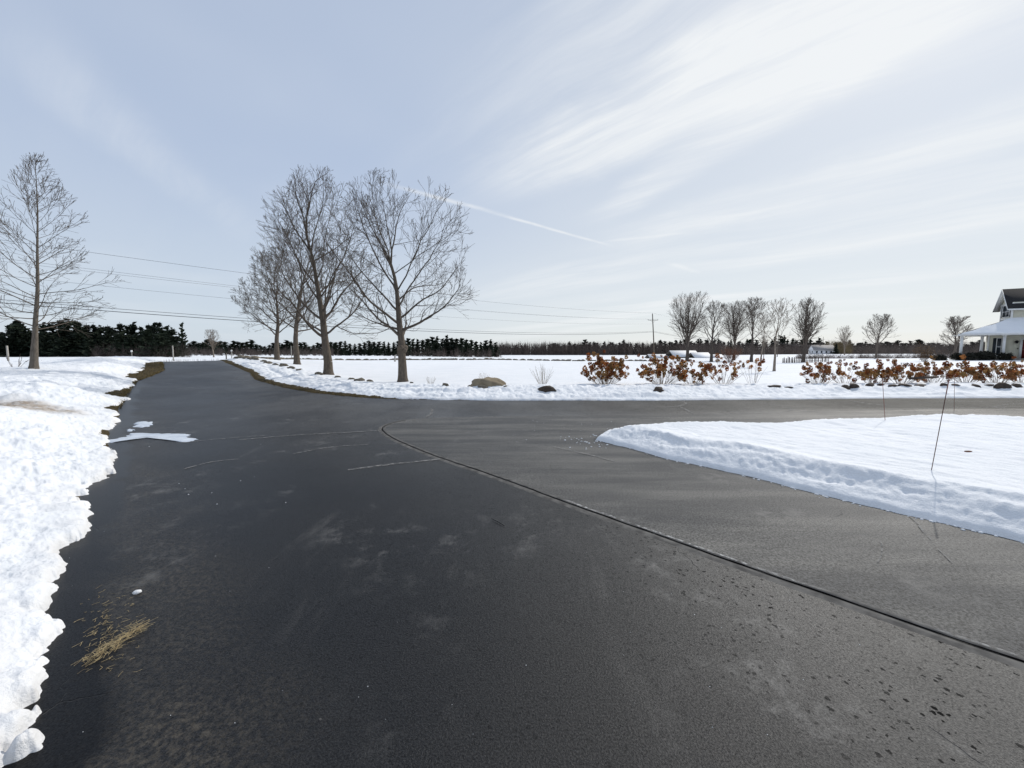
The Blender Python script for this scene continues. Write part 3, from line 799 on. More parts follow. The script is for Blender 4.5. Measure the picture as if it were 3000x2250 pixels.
# ------------------------------------------------------------------ trees
def unit(v): return v / max(math.sqrt(float(v @ v)), 1e-9)
class Tree:
    def __init__(s, seed, H, z0, env, R, trunk_r, rmin, lvls):
        s.rng = np.random.default_rng(seed); s.H = H; s.z0 = z0; s.env = env; s.R = R
        s.trunk_r = trunk_r; s.rmin = rmin; s.lv = lvls
        s.ph = s.rng.uniform(0, 6.3, 3)
        s.trunk = MB(); s.crown = MB()
    def inside(s, p):
        t = (p[2] - s.z0) / (s.H - s.z0)
        if t > 1.0 + s.rng.normal(0, 0.03) or t < -0.12: return False
        a = math.atan2(p[1], p[0])
        k = 1.0 + 0.13 * math.sin(3 * a + s.ph[0] + 5 * t) + 0.10 * math.sin(7 * a + s.ph[1] - 9 * t) + 0.08 * math.sin(13 * a + s.ph[2] + 17 * t)
        k += s.rng.normal(0, 0.07)
        return math.hypot(p[0], p[1]) <= s.R * float(np.interp(t, s.env[0], s.env[1])) * k
    def perp(s, d, az, ang):
        a = np.array([d[1] * .94 - d[2] * .17, d[2] * .31 - d[0] * .94, d[0] * .17 - d[1] * .31]); a /= math.sqrt(a @ a) + 1e-9; b = np.array([d[1] * a[2] - d[2] * a[1], d[2] * a[0] - d[0] * a[2], d[0] * a[1] - d[1] * a[0]])
        return unit(math.cos(ang) * d + math.sin(ang) * (math.cos(az) * a + math.sin(az) * b))
    def branch(s, p, d, L, r, lvl, first=False):
        q = s.lv[lvl]; rng = s.rng
        n = q['n']; pts = [p]; dd = d.copy()
        for i in range(n):
            dd = unit(dd + rng.normal(0, q['w'], 3) + np.array([0, 0, q['trop']]))
            npnt = pts[-1] + dd * (L / n)
            if lvl >= 1 and i > 0 and not s.inside(npnt):
                if not s.inside(pts[-1]) : break
            pts.append(npnt)
        pts = np.array(pts); m = len(pts)
        rr = np.maximum(r * (1 - (1 - q['tap']) * np.linspace(0, 1, m) ** q.get('tx', 0.9)), s.rmin)
        (s.trunk if lvl == 0 else s.crown).tube(pts, rr, q['sides'])
        if lvl + 1 >= len(s.lv): return
        k = q['kids']; k = k if isinstance(k, int) else int(rng.integers(k[0], k[1] + 1))
        az = rng.uniform(0, 2 * PI)
        for j in range(k):
            t = q['t0'] + (1 - q['t0']) * ((j + rng.uniform(0.1, 0.9)) / k) ** q.get('pw', 1.0)
            f = t * (m - 1); i = min(int(f), m - 2); fr = f - i
            cp = pts[i] * (1 - fr) + pts[i + 1] * fr
            cr = rr[i] * (1 - fr) + rr[i + 1] * fr
            td = unit(pts[i + 1] - pts[i])
            az += 2.399 + rng.normal(0, 0.35)
            ang = rad(np.interp(t, [0, 1], q['ang']) + rng.normal(0, q.get('angs', 9)))
            cd = s.perp(td, az, ang)
            if lvl == 0: cd = unit(np.array([math.cos(az) * math.sin(ang), math.sin(az) * math.sin(ang), math.cos(ang)]))
            CL = L * np.interp(t, [0, 1], q['len']) * rng.uniform(0.72, 1.25)
            for _ in range(5):
                if s.inside(cp + cd * CL * 0.95): break
                CL *= 0.8
            if CL < q.get('minlen', 0.08): continue
            s.branch(cp, cd, CL, max(cr * q['rr'] * rng.uniform(0.75, 1.1), s.rmin), lvl + 1)
        # the tip forks on
        if lvl == 0:
            for q_ in range(4):
                a_ = az + q_ * 1.6 + rng.normal(0, .3)
                cd = s.perp(unit(pts[-1] - pts[-2]), a_, rad(rng.uniform(8, 30)))
                CL = min(L * q['len'][1] * rng.uniform(0.7, 0.95), (s.H - pts[-1][2]) * rng.uniform(.9, 1.1))
                if CL > .1: s.branch(pts[-1], cd, CL, max(rr[-1] * rng.uniform(.55, .85), s.rmin), 1)
        if lvl >= 1:
            for _ in range(2):
                cd = s.perp(unit(pts[-1] - pts[-2]), rng.uniform(0, 6.3), rad(rng.uniform(12, 32)))
                CL = L * q['len'][1] * rng.uniform(0.6, 1.0)
                if s.inside(pts[-1] + cd * CL * 0.6): s.branch(pts[-1], cd, CL, max(rr[-1] * 0.85, s.rmin), lvl + 1)
    def flare(s, mat_r=1.5):
        pass
    def place(s, name, loc, bark, twig, rz=0.0, **kw):
        root = empty(name, loc, rz, **kw)
        s.trunk.build('trunk', bark, root, True); s.crown.build('crown', twig, root, True)
        return root
def foot(t, r, wob=0.05):      # root flare and a straight bole below the first limb
    z = np.array([-0.35, 0.0, 0.12, 0.3, 0.7]); rr = r * np.array([1.55, 1.42, 1.22, 1.1, 1.0])
    P = np.stack([z * 0, z * 0, z], 1)
    t.trunk.tube(P, rr, 12)

ROUND = ([-0.12, 0.0, 0.12, 0.3, 0.5, 0.7, 0.85, 0.95, 1.0], [0.75, 0.92, 1.0, 1.0, 0.97, 0.85, 0.66, 0.42, 0.16])
CONE = ([-0.12, 0.0, 0.12, 0.3, 0.5, 0.7, 0.85, 1.0], [0.9, 1.0, 1.0, 0.92, 0.74, 0.5, 0.3, 0.06])
VASE = ([-0.12, 0.0, 0.12, 0.3, 0.5, 0.7, 0.88, 0.96, 1.0], [0.3, 0.34, 0.55, 0.85, 1.0, 1.0, 0.80, 0.55, 0.2])
def maple(seed, H, base, R, tr, rmin, kids=(15, 9, 6, 3), lead=0.58):
    lv = [dict(n=8, w=0.055, trop=0.03, tap=0.30, tx=0.85, sides=12, kids=kids[0], t0=base / (H * lead) - 0.05, pw=1.25, ang=(84, 24), angs=11, len=(0.80, 0.95), rr=0.44),
          dict(n=11, w=0.11, trop=0.045, tap=0.16, sides=7, kids=kids[1], t0=0.18, ang=(46, 34), len=(0.48, 0.26), rr=0.56),
          dict(n=7, w=0.13, trop=0.05, tap=0.28, sides=5, kids=kids[2], t0=0.12, ang=(46, 34), len=(0.52, 0.36), rr=0.60),
          dict(n=4, w=0.12, trop=0.07, tap=0.45, sides=3, kids=kids[3], t0=0.2, ang=(44, 32), len=(0.70, 0.55), rr=0.7),
          dict(n=2, w=0.10, trop=0.08, tap=0.7, sides=3, kids=0)]
    t = Tree(seed, H, base, ROUND, R, tr, rmin, lv)
    foot(t, tr); t.branch(np.array([0, 0, 0.7]), np.array([0.0, 0, 1.0]), H * lead - 0.7, tr, 0)
    return t

g_row = 'bare maples in a row along the drive'
def base_at(px, y):            # standing point by pixel column and forward distance
    x = (px - 1500.0) * y / F * 1.0
    # account for the pitch of the camera: the column stays the same on the ground
    zc = y * CT + (CAM_H - 0.3) * ST
    x = (px - 1500.0) * zc / F
    return np.array([x, y, nominal_snow(x, y)])
p1 = base_at(1180, 18.5); p2 = base_at(962, 21.0); p3 = base_at(871, 29.0); p4 = base_at(813, 34.0)
t1 = maple(11, 9.7, 1.75, 3.85, 0.205, 0.0056, (15, 8, 5, 1)); T1_ROOT = t1.place('maple_tree', p1, BARK, TWIG, 0.4, cat='tree', group=g_row,
    label='bare maple with a knobbly swollen trunk and wide round crown, beside the rounded boulder')
# burl at the fork of that tree
def blob(seed, r, amp=0.25, sub=2, sq=(1, 1, 1), cut=None):
    import bmesh
    bm = bmesh.new(); bmesh.ops.create_icosphere(bm, subdivisions=sub, radius=1.0)
    V = np.array([v.co[:] for v in bm.verts]); T = np.array([[v.index for v in f.verts] for f in bm.faces]); bm.free()
    n = fbm(V[:, 0] * 1.3 + seed * 3.7 + V[:, 2], V[:, 1] * 1.3 - seed * 1.9 + V[:, 2] * 0.7, 0.9, 3, seed)
    V = V * (1 + amp * n)[:, None] * np.array(sq) * r
    return V, T
bm_ = MB()
for i, (a, z, r) in enumerate([(0.3, 1.62, .17), (2.2, 1.55, .16), (4.0, 1.66, .15), (5.3, 1.5, .13), (3.0, 1.38, .12)]):
    V, T = blob(i + 3, r, 0.3); bm_.tris(V + np.array([0.13 * math.cos(a), 0.13 * math.sin(a), z]), T)
bm_.build('burl', BARK, T1_ROOT, True)
t2 = maple(23, 10.8, 1.7, 3.75, 0.225, 0.0060, (17, 8, 5, 1), 0.60); T2_ROOT = t2.place('maple_tree', p2, BARK, TWIG, 1.1, cat='tree', group=g_row,
    label='tallest bare maple of the row, second from the boulder, limbs forking low')
T2_ROOT.rotation_euler[1] = 0.03
t3 = maple(37, 10.3, 1.9, 3.6, 0.20, 0.0072, (13, 8, 4, 2)); t3.place('maple_tree', p3, BARK, TWIG, 2.0, cat='tree', group=g_row,
    label='bare maple third along the row, half hidden behind the tallest one')
t4 = maple(41, 9.9, 1.9, 3.9, 0.20, 0.0078, (15, 8, 4, 2)); t4.place('maple_tree', p4, BARK, TWIG, 3.0, cat='tree', group=g_row,
    label='bare maple at the far end of the row where the drive crests')

# lone slender tree on the other side of the drive
lv = [dict(n=12, w=0.02, trop=0.03, tap=0.06, tx=0.62, sides=10, kids=52, t0=0.11, pw=1.1, ang=(98, 16), angs=7, len=(0.34, 0.27), rr=0.34),
      dict(n=8, w=0.05, trop=0.035, tap=0.2, sides=5, kids=8, t0=0.2, ang=(38, 26), len=(0.42, 0.24), rr=0.6),
      dict(n=5, w=0.08, trop=0.03, tap=0.4, sides=3, kids=3, t0=0.2, ang=(40, 30), len=(0.55, 0.4), rr=0.7),
      dict(n=3, w=0.08, trop=0.04, tap=0.7, sides=3, kids=0)]
ts = Tree(5, 8.6, 1.1, CONE, 2.6, 0.108, 0.0048, lv); foot(ts, 0.108)
ts.branch(np.array([0, 0, 0.7]), np.array([0, 0, 1.0]), 7.4, 0.108, 0)
pS = base_at(104, 15.5)
SL = ts.place('slender_tree', pS, BARK2, TWIG2, 0.7, cat='tree', label='lone slender bare tree with pointed crown standing in the snow across the drive')

SL.rotation_euler[1] = 0.085
# trees scattered on the lawn in the distance
def vase(seed, H, base, R, tr, rmin, stems=9, spread=(30, 8), kids=(8, 5), lead=0.32):
    lv = [dict(n=4, w=0.03, trop=0.03, tap=0.7, sides=8, kids=stems, t0=0.35, ang=spread, angs=6, len=(2.1, 2.5), rr=0.45),
          dict(n=8, w=0.05, trop=0.045, tap=0.2, sides=5, kids=kids[0], t0=0.10, ang=(40, 24), len=(0.46, 0.26), rr=0.6),
          dict(n=5, w=0.07, trop=0.03, tap=0.4, sides=3, kids=kids[1], t0=0.15, ang=(36, 26), len=(0.55, 0.35), rr=0.7),
          dict(n=3, w=0.09, trop=0.03, tap=0.7, sides=3, kids=0)]
    t = Tree(seed, H, base, VASE, R, tr, rmin, lv); foot(t, tr)
    t.branch(np.array([0, 0, 0.6]), np.array([0, 0, 1.0]), H * lead - 0.6, tr, 0)
    return t
def open_tree(seed, H, base, R, tr, rmin, kids=(9, 6, 4), ang=(60, 22)):
    lv = [dict(n=7, w=0.04, trop=0.05, tap=0.25, sides=8, kids=kids[0], t0=base / (H * 0.7), ang=ang, angs=8, len=(0.6, 0.5), rr=0.55),
          dict(n=6, w=0.08, trop=0.07, tap=0.25, sides=5, kids=kids[1], t0=0.2, ang=(42, 28), len=(0.5, 0.3), rr=0.6),
          dict(n=4, w=0.10, trop=0.04, tap=0.4, sides=3, kids=kids[2], t0=0.2, ang=(40, 30), len=(0.55, 0.4), rr=0.7),
          dict(n=2, w=0.10, trop=0.04, tap=0.8, sides=3, kids=0)]
    t = Tree(seed, H, base, ROUND, R, tr, rmin, lv); foot(t, tr)
    t.branch(np.array([0, 0, 0.6]), np.array([0, 0, 1.0]), H * 0.7 - 0.6, tr, 0)
    return t
g_lawn = 'bare trees on the far lawn'
def put(t, px, y, bark, twig, rz, label, name='shade_tree', group=g_lawn):
    return t.place(name, base_at(px, y), bark, twig, rz, cat='tree', group=group, label=label)
put(vase(51, 11.3, 1.6, 4.3, 0.27, 0.014, 10, (34, 6), (11, 6)), 2013, 63, BARK3, TWIG3, 0.0, 'large bare vase-shaped tree in front of the long low sheds, nearest the utility pole')
put(open_tree(52, 9.8, 2.2, 3.6, 0.22, 0.013, (13, 8, 4)), 2084, 62, BARK3, TWIG3, 1.0, 'bare tree with single straight trunk standing before the low sheds')
put(vase(53, 10.6, 2.0, 3.6, 0.22, 0.014, 10, (26, 5), (10, 6)), 2150, 70, BARK3, TWIG3, 2.0, 'narrow upright bare tree rising behind the round russet bush')
put(open_tree(54, 10.3, 3.0, 3.9, 0.23, 0.013, (12, 8, 5), (50, 16)), 2201, 62, BARK3, TWIG3, 0.5, 'bare tree with forked upswept limbs beside the round russet bush', )
put(open_tree(55, 4.9, 1.2, 1.5, 0.065, 0.0075, (8, 5, 3), (58, 20)), 2228, 34, TWIGP, TWIGP, 0.9, 'small pale young tree with thin trunk between the fork-limbed tree and the picket fence', 'young_tree', 'young trees on the lawn')
put(open_tree(56, 5.1, 1.3, 1.9, 0.075, 0.0075, (8, 5, 3), (62, 22)), 2268, 27, TWIGP, TWIGP, 0.2, 'pale young tree with spreading limbs standing alone behind the hydrangeas', 'young_tree', 'young trees on the lawn')
put(open_tree(57, 4.2, 1.4, 1.3, 0.06, 0.010, (7, 4, 3)), 2237, 58, TWIGP, TWIGP, 1.2, 'thinnest young tree, behind the other two young trees', 'young_tree', 'young trees on the lawn')
put(vase(58, 9.8, 1.2, 3.6, 0.24, 0.013, 10, (32, 6), (9, 6)), 2354, 60, BARK3, TWIG3, 1.6, 'bare vase-shaped tree standing in the picket fence line')
put(open_tree(59, 8.2, 1.6, 3.8, 0.18, 0.012, (16, 8, 5), (68, 20)), 2566, 70, TWIG3, TWIG3, 0.3, 'bare spreading tree between the white farmhouse and the porch house')
put(open_tree(60, 7.4, 1.2, 4.6, 0.20, 0.013, (18, 9, 5), (70, 24)), 2795, 68, TWIG3, TWIG3, 2.3, 'broad bare tree rising behind the open porch of the house')
put(vase(61, 14.5, 2.0, 4.0, 0.25, 0.03, 8, (26, 6), (6, 4)), 2474, 190, TWIGP, TWIGP, 0.0, 'pale bare tree standing above the brown thicket by the white farmhouse')
put(vase(62, 9.5, 2.0, 3.4, 0.2, 0.022, 8, (30, 6), (6, 4)), 626, 130, TWIGP, TWIGP, 0.0, 'pale bare tree at the edge of the pines past the driveway crest')

# pines
def pine_mesh(seed, H, R, shape='white', quads=620):
    rng = np.random.default_rng(seed); V = []; Q = []
    n = 0
    tiers = int(15 if shape == 'white' else 20)
    for k in range(tiers):
        t = (k + rng.uniform(-.3, .3)) / tiers
        z = H * (0.08 + 0.90 * t)
        rr = R * (1 - t) ** (0.85 if shape == 'white' else 0.95) * rng.uniform(0.75, 1.15) + 0.15
        nb = max(3, int((8 if shape == 'white' else 8) * (1 - 0.5 * t)))
        a0 = rng.uniform(0, 6.3)
        for b in range(nb):
            a = a0 + b * 2 * PI / nb + rng.normal(0, .3); L = rr * rng.uniform(0.5, 1.3)
            lift = rng.uniform(0.05, 0.5) if shape == 'white' else rng.uniform(-0.25, 0.05)
            zj = rng.normal(0, .4)
            nq = max(3, int(quads / (tiers * nb) * (0.6 + L / R)))
            for i in range(nq):
                f = (i + rng.uniform(0.2, 1)) / nq
                c = np.array([math.cos(a) * L * f, math.sin(a) * L * f, z + zj + lift * L * f * f]) + rng.normal(0, 0.10 * (0.5 + L * 0.4), 3) * [1, 1, .5]
                sz = H * 0.036 * rng.uniform(0.5, 1.5)
                e1 = unit(np.array([math.cos(a), math.sin(a), rng.uniform(-.1, .9)]) + rng.normal(0, .45, 3)) * sz * 1.3
                e2 = unit(np.cross(e1, rng.normal(0, 1, 3))) * sz * 0.55
                V += [c - e1 - e2 * .5, c - e1 * .2 + e2 * -1, c + e1, c - e1 * .2 + e2]; Q.append((n, n + 1, n + 2, n + 3)); n += 4
    return mesh_np('pine_foliage', V, Q)
def pine_trunk(H):
    mb = MB(); mb.tube([(0, 0, -1.5), (0, 0, H * .5), (0, 0, H * .97)], [0.024 * H, 0.016 * H, 0.004 * H], 6)
    return mb.mesh('pine_trunk')
PV = [pine_mesh(100 + i, 13, r, s, q) for i, (r, s, q) in enumerate([(3.6, 'white', 900), (4.2, 'white', 1000), (3.0, 'white', 800), (2.4, 'spruce', 800), (4.8, 'white', 1100)])]
for m_ in PV: m_.materials.append(PINE)
PT = pine_trunk(13); PT.materials.append(PINETRUNK)
def pine(px, topy, y, v, label, group, base_dz=-0.6, name='pine_tree', wide=1.0):
    x = (px - 1500.0) * y / F
    z0 = T1(x, y) + 0.1
    top = CAM_H + (HORIZON - topy) * y / F
    k = (top - z0) / 13.0
    adj = ['', 'broad ', 'narrow ', 'spire-shaped ', 'wide-crowned '][v]
    root = empty(name, (x, y, z0), random.uniform(0, 6.3), label=adj + label, cat='tree', group=group)
    root.scale = (k * wide, k * wide, k)
    obj('crown', PV[v], None, root); obj('trunk', PT, None, root)
    return root
random.seed(4)
lw, lg = 'dark pine in the dense wood beyond the field behind the lone slender tree', 'pines of the wood past the drive'
tops_l = [(-60,965),(-20,968),(12,972),(38,948),(58,934),(80,940),(96,962),(118,956),(140,940),(165,937),(190,938),(212,936),(240,940),(265,946),(285,950),(305,956),(326,948),(345,958),(362,948),(382,956),(402,950),(424,955),(445,944),(462,950),(477,946),(496,958),(512,966),(525,985)]
tops_l = [(-760 + 50 * k, 955 + 8 * math.sin(k * 1.7)) for k in range(14)] + tops_l
for i, (x_, ty) in enumerate(tops_l):
    pine(x_, ty + random.uniform(-9, 5), 150 + random.uniform(-4, 10), random.choice([0, 1, 4, 2]), lw, lg, wide=random.uniform(.9, 1.2))
    if i % 2 == 0: pine(x_ + random.uniform(-10, 10), ty + random.uniform(10, 30), 142 + random.uniform(-4, 4), random.choice([1, 4]), lw, lg, wide=1.35)
    pine(x_ + random.uniform(-14, 14), ty + random.uniform(25, 50), 139 + random.uniform(-3, 5), random.choice([1, 4, 3]), lw, lg, wide=1.8)
pine(541, 944, 146, 2, 'tall thin pine with open crown standing apart at the end of the dark wood', lg, wide=0.62)
ml, mg = 'dark pine in the wood across the field behind the stone wall', 'pines of the wood across the field'
xs = list(np.linspace(985, 1452, 34))
for i, x_ in enumerate(xs):
    ty = float(np.interp(x_, [985, 1160, 1221, 1270, 1305, 1335, 1373, 1405, 1443, 1456], [1000, 996, 986, 985, 983, 980, 989, 994, 994, 1006])) + random.uniform(-2, 8)
    pine(x_, ty, 240 + random.uniform(-5, 14), random.choice([0, 1, 2, 3]), ml, mg, wide=1.5)
    if i % 2: pine(x_ + random.uniform(-6, 6), ty + random.uniform(10, 22), 228 + random.uniform(-4, 4), random.choice([1, 2, 4]), ml, mg, wide=1.8)
for i, x_ in enumerate(np.linspace(560, 985, 34)):
    ty = float(np.interp(x_, [560, 640, 750, 860, 985], [1000, 998, 1002, 1004, 999])) + 4 * math.sin(x_ * .05) + random.uniform(-7, 8)
    pine(x_, ty, 330 + random.uniform(-10, 25), random.choice([0, 1, 4]), 'distant dark pine beyond the field behind the row of maples', 'distant pines behind the maples', wide=1.9)
pine(2445, 1006, 235, 3, 'single dark conifer beside the white farmhouse', None, wide=1.6)

# far woods: too many bare trees to count
def far_wood(name, spec, n_bare, n_pine, seed, mat, label, hscale=1.0, bare_h=(9, 14)):
    rng = np.random.default_rng(seed)
    V = []; Q = []; n = 0
    px0, px1, y0, y1 = spec
    for i in range(n_bare):
        px = rng.uniform(px0, px1); y = rng.uniform(y0, y1); x = (px - 1500) * y / F
        H = rng.uniform(*bare_h) * hscale; z0 = -0.5
        lean = rng.normal(0, .04)
        for k in range(26):
            t = rng.uniform(0.0, 1); a = rng.uniform(0, 6.3)
            w = H * (0.24 * math.sin(PI * min(1, 0.12 + t * 0.9)) + .02)
            b = np.array([math.cos(a) * w * .35 * rng.random() + lean * t * H, math.sin(a) * w * .3, H * t * 0.86])
            e = b + np.array([math.cos(a) * w, math.sin(a) * w, H * rng.uniform(.10, .26)])
            th = rng.uniform(.035, .10) * (1.2 - t) * max(y1 / 300, .55)
            sv = np.array([th, th * .3, 0])
            V += [b - sv, b + sv, e + sv * .4, e - sv * .4]; Q.append((n, n + 1, n + 2, n + 3)); n += 4
            for q in (-4, -3, -2, -1): V[q] = V[q] + np.array([x, y, z0])
        th = H * .012 * y1 / 300
        V += [np.array([x - th, y, z0 - 2]), np.array([x + th, y, z0 - 2]), np.array([x + th * .4 + lean * H, y, z0 + H * .85]), np.array([x - th * .4 + lean * H, y, z0 + H * .85])]
        Q.append((n, n + 1, n + 2, n + 3)); n += 4
    V = np.array(V); V[:, 2] += terr(V[:, 0], V[:, 1])
    o = obj(name, mesh_np(name, V, Q), mat)
    return tag(o, label, 'wood', kind='stuff')
far_wood('bare_wood', (1440, 2120, 400, 425), 1300, 0, 1, BRUSH, 'far grey-brown wood of bare trees beyond the snowy field', 1.0, (11, 16.5))
far_wood('bare_wood', (1990, 2760, 265, 330), 900, 0, 2, BRUSH, 'brown wood of bare trees behind the white farmhouse', 1.0, (8.0, 11.0))
far_wood('bare_wood', (540, 1000, 200, 300), 260, 0, 3, BRUSH, 'grey thicket in front of the distant pines behind the maples', 1.0, (4, 6.5))
far_wood('bare_wood', (270, 560, 130, 137), 60, 0, 5, BRUSH, 'thin grey saplings along the foot of the dark pine wood', 1.0, (3.5, 6.5))
far_wood('bare_wood', (1190, 1470, 205, 222), 90, 0, 6, BRUSH, 'thin grey saplings along the foot of the pines across the field', 1.0, (4, 6.5))
far_wood('willow_thicket', (2415, 2490, 262, 275), 90, 0, 7, BRUSHG, 'yellow-brown thicket of bare willows beside the white farmhouse', 1.0, (9, 12.0))
far_wood('hedgerow', (2330, 2720, 84, 100), 640, 0, 8, BRUSH, 'dark brown hedgerow of bare brush behind the hydrangeas', 1.0, (1.2, 2.3))
far_wood('hedgerow', (2720, 2960, 80, 100), 380, 0, 9, BRUSH, 'dense bare brush behind the porch of the house', 1.0, (3.0, 5.2))
g_far = 'conifers topping the far wood'
rr = random.Random(8)
for i, px in enumerate(np.linspace(1462, 2420, 110)):
    ty = float(np.interp(px, [1455, 1500, 1600, 1750, 1860, 1960, 2100, 2300, 2420], [1014, 1010, 1003, 1002, 996, 998, 992, 990, 996])) + 4 + 5 * math.sin(px * .021) + 4 * math.sin(px * .067 + 2) + rr.uniform(-7, 9)
    pine(px + rr.uniform(-5, 5), ty, 430 + rr.uniform(-15, 60), rr.choice([0, 1, 2, 3, 4, 3]), 'small dark conifer standing up out of the far bare wood', g_far, wide=rr.uniform(1.0, 1.8))
for i, px in enumerate(np.linspace(2440, 2990, 60)):
    ty = 1002 + 4 * math.sin(px * .03) + rr.uniform(-6, 7)
    pine(px + rr.uniform(-5, 5), ty, 430 + rr.uniform(-15, 60), rr.choice([0, 1, 2]), 'distant dark pine on the skyline behind the porch house and thicket', 'pines on the skyline behind the house', wide=1.7)

# ------------------------------------------------------------------ the porch house
def build_house():
    phi = rad(30)
    cx, cy = 1300.0 / F * 45.0, 45.0
    gz = T1(cx + 4, cy + 2) + 0.15
    root = empty('porch_house', (cx, cy, gz), -phi, cat='house',
                 label='cream house with wraparound porch, black shingled dormer and snow on its roof')
    ez = CAM_H + 47 * 45 / F - gz            # eave underside above the ground
    # posts of the porch
    for (u, v) in ((0.42, 0.42), (3.72, 0.42), (7.4, 0.42), (2.9, 2.75), (11.2, 0.42)):
        mb = MB(); mb.box(u - .095, u + .095, v - .095, v + .095, 0.3, ez - 0.02)
        c = mb.build('porch_post', WHITE, root)
        MB().box(u - .14, u + .14, v - .14, v + .14, 0.3, 0.42).build('base_block', WHITE, c)
        MB().box(u - .13, u + .13, v - .13, v + .13, ez - 0.14, ez - 0.022).build('cap_block', WHITE, c)
    d = MB().box(0.2, 14, 0.15, 2.4, 0.12, 0.30).build('porch_floor', DECK, root)
    MB().box(1.2, 3.3, 2.4, 5.0, 0.12, 0.299).build('side_floor', DECK, d)
    # walls with lapped boards
    def lapped(u0, u1, v, z0, z1, holes=()):
        mb = MB(); z = z0
        while z < z1 - 0.02:
            zt = min(z + 0.115, z1)
            spans = [(u0, u1)]
            for (h0, h1, hz0, hz1) in holes:
                if zt > hz0 and z < hz1:
                    ns = []
                    for a, b in spans:
                        if h0 > a: ns.append((a, min(b, h0)))
                        if h1 < b: ns.append((max(a, h1), b))
                    spans = ns
            for a, b in spans:
                mb.hexa([(a, v - .022, z), (b, v - .022, z), (b, v + .05, z), (a, v + .05, z)], [(a, v - .006, zt), (b, v - .006, zt), (b, v + .05, zt), (a, v + .05, zt)])
            z = zt
        return mb
    win = (3.98, 4.56, 0.62, 2.60); door = (5.93, 6.85, 0.30, 2.42)
    w = lapped(3.33, 14, 2.45, 0.28, ez + 0.25, (win, door)).build('siding', SIDING, root)
    MB().box(3.33, 14, 2.505, 2.56, 0.28, ez + 0.3).hexa([(3.34, 2.56, .28), (3.42, 2.56, .28), (5.42, 8.4, .28), (5.34, 8.4, .28)], [(3.34, 2.56, ez + .3), (3.42, 2.56, ez + .3), (5.42, 8.4, ez + .3), (5.34, 8.4, ez + .3)]).build('wall', SIDING, root)
    MB().box(3.25, 3.36, 2.40, 2.50, 0.28, ez + .2).build('corner_board', WHITE, root)
    # tall window
    wn = MB().box(win[0], win[1], 2.455, 2.50, win[2], win[3]).build('window', GLASS, root)
    f = MB()
    f.box(win[0] - .06, win[0], 2.40, 2.5, win[2] - .06, win[3] + .06).box(win[1], win[1] + .06, 2.40, 2.5, win[2] - .06, win[3] + .06)
    f.box(win[0], win[1], 2.401, 2.5, win[3], win[3] + .06).box(win[0], win[1], 2.39, 2.5, win[2] - .08, win[2])
    f.build('frame', WHITE, wn)
    MB().box(win[0], win[1], 2.43, 2.454, 1.60, 1.65).build('sash_rail', WHITE, wn)
    MB().box(win[0] + .34, win[0] + .37, 2.432, 2.453, win[2], win[3]).build('muntin', WHITE, wn)
    MB().box(win[0] - .32, win[0] - .07, 2.405, 2.425, win[2] - .05, win[3] + .05).build('shutter', SHUTTER, root)
    # front door
    dr = MB().box(door[0], door[1], 2.455, 2.50, door[2], door[3]).build('front_door', RED, root)
    for z in (0.55, 1.2, 1.85): MB().box(door[0] + .14, door[1] - .14, 2.44, 2.455, z, z + .42).build('panel', RED, dr)
    V, T = blob(2, 0.035, 0.02); MB().tris(V + np.array([door[0] + .09, 2.42, 1.33]), T).build('knob', BRASS, dr)
    MB().box(door[0] - .2, door[0], 2.38, 2.5, 0.3, 2.6).box(door[1], door[1] + .2, 2.38, 2.5, 0.3, 2.6).box(door[0], door[1], 2.381, 2.5, door[3], 2.6).build('casing', WHITE, dr)
    # lantern by the door
    lm = MB().box(5.36, 5.42, 2.36, 2.43, 2.08, 2.30).build('wall_lantern', BLACKMETAL, root)
    MB().tube([(5.39, 2.37, 2.24), (5.39, 2.25, 2.36), (5.39, 2.14, 2.30)], 0.018, 6).build('arm', BLACKMETAL, lm)
    b = MB(); b.hexa([(5.32, 2.07, 2.0), (5.46, 2.07, 2.0), (5.46, 2.21, 2.0), (5.32, 2.21, 2.0)], [(5.28, 2.03, 2.24), (5.50, 2.03, 2.24), (5.50, 2.25, 2.24), (5.28, 2.25, 2.24)])
    b.hexa([(5.26, 2.01, 2.245), (5.52, 2.01, 2.245), (5.52, 2.27, 2.245), (5.26, 2.27, 2.245)], [(5.38, 2.13, 2.36), (5.40, 2.13, 2.36), (5.40, 2.15, 2.36), (5.38, 2.15, 2.36)])
    b.build('lamp_head', BLACKMETAL, lm)
    MB().box(5.60, 5.66, 2.40, 2.43, 1.35, 1.5).build('doorbell', BLACKMETAL, root)
    # hipped roof with snow
    e = ez + 0.16; fs, ls = 0.70, 0.356
    hv = 5.4; hu = hv * fs / ls
    top = e + hv * fs
    A = (-0.05, -0.05, e); B = (15, -0.05, e); Cc = (15, hv, top); D = (hu, hv, top); E = (2.55, 7.6, e)
    G = (15, 2 * hv + .05, e)
    rf = MB().slab([A, B, Cc, D], 0.10).slab([A, D, E], 0.10).slab([E, D, Cc, G], 0.10).build('roof', SHINGLE, root)
    fa = MB().box(-.09, 15, -.10, -.052, ez - .03, e + .005).hexa([(-.11, -.098, ez - .031), (-.055, -.098, ez - .031), (2.55, 7.6, ez - .031), (2.50, 7.6, ez - .031)], [(-.11, -.098, e + .004), (-.055, -.098, e + .004), (2.55, 7.6, e + .004), (2.50, 7.6, e + .004)]).build('fascia', WHITE, rf)
    MB().box(-.05, 15, -.05, 2.44, ez - .002, ez + .02).build('soffit', WHITE, rf)
    # snow lying on the roof (bare strip left beside the dormer and along the hip)
    def roof_snow(u, v): return e + min(fs * v, ls * u)
    n_u, n_v = 90, 36; V = []; Q = []
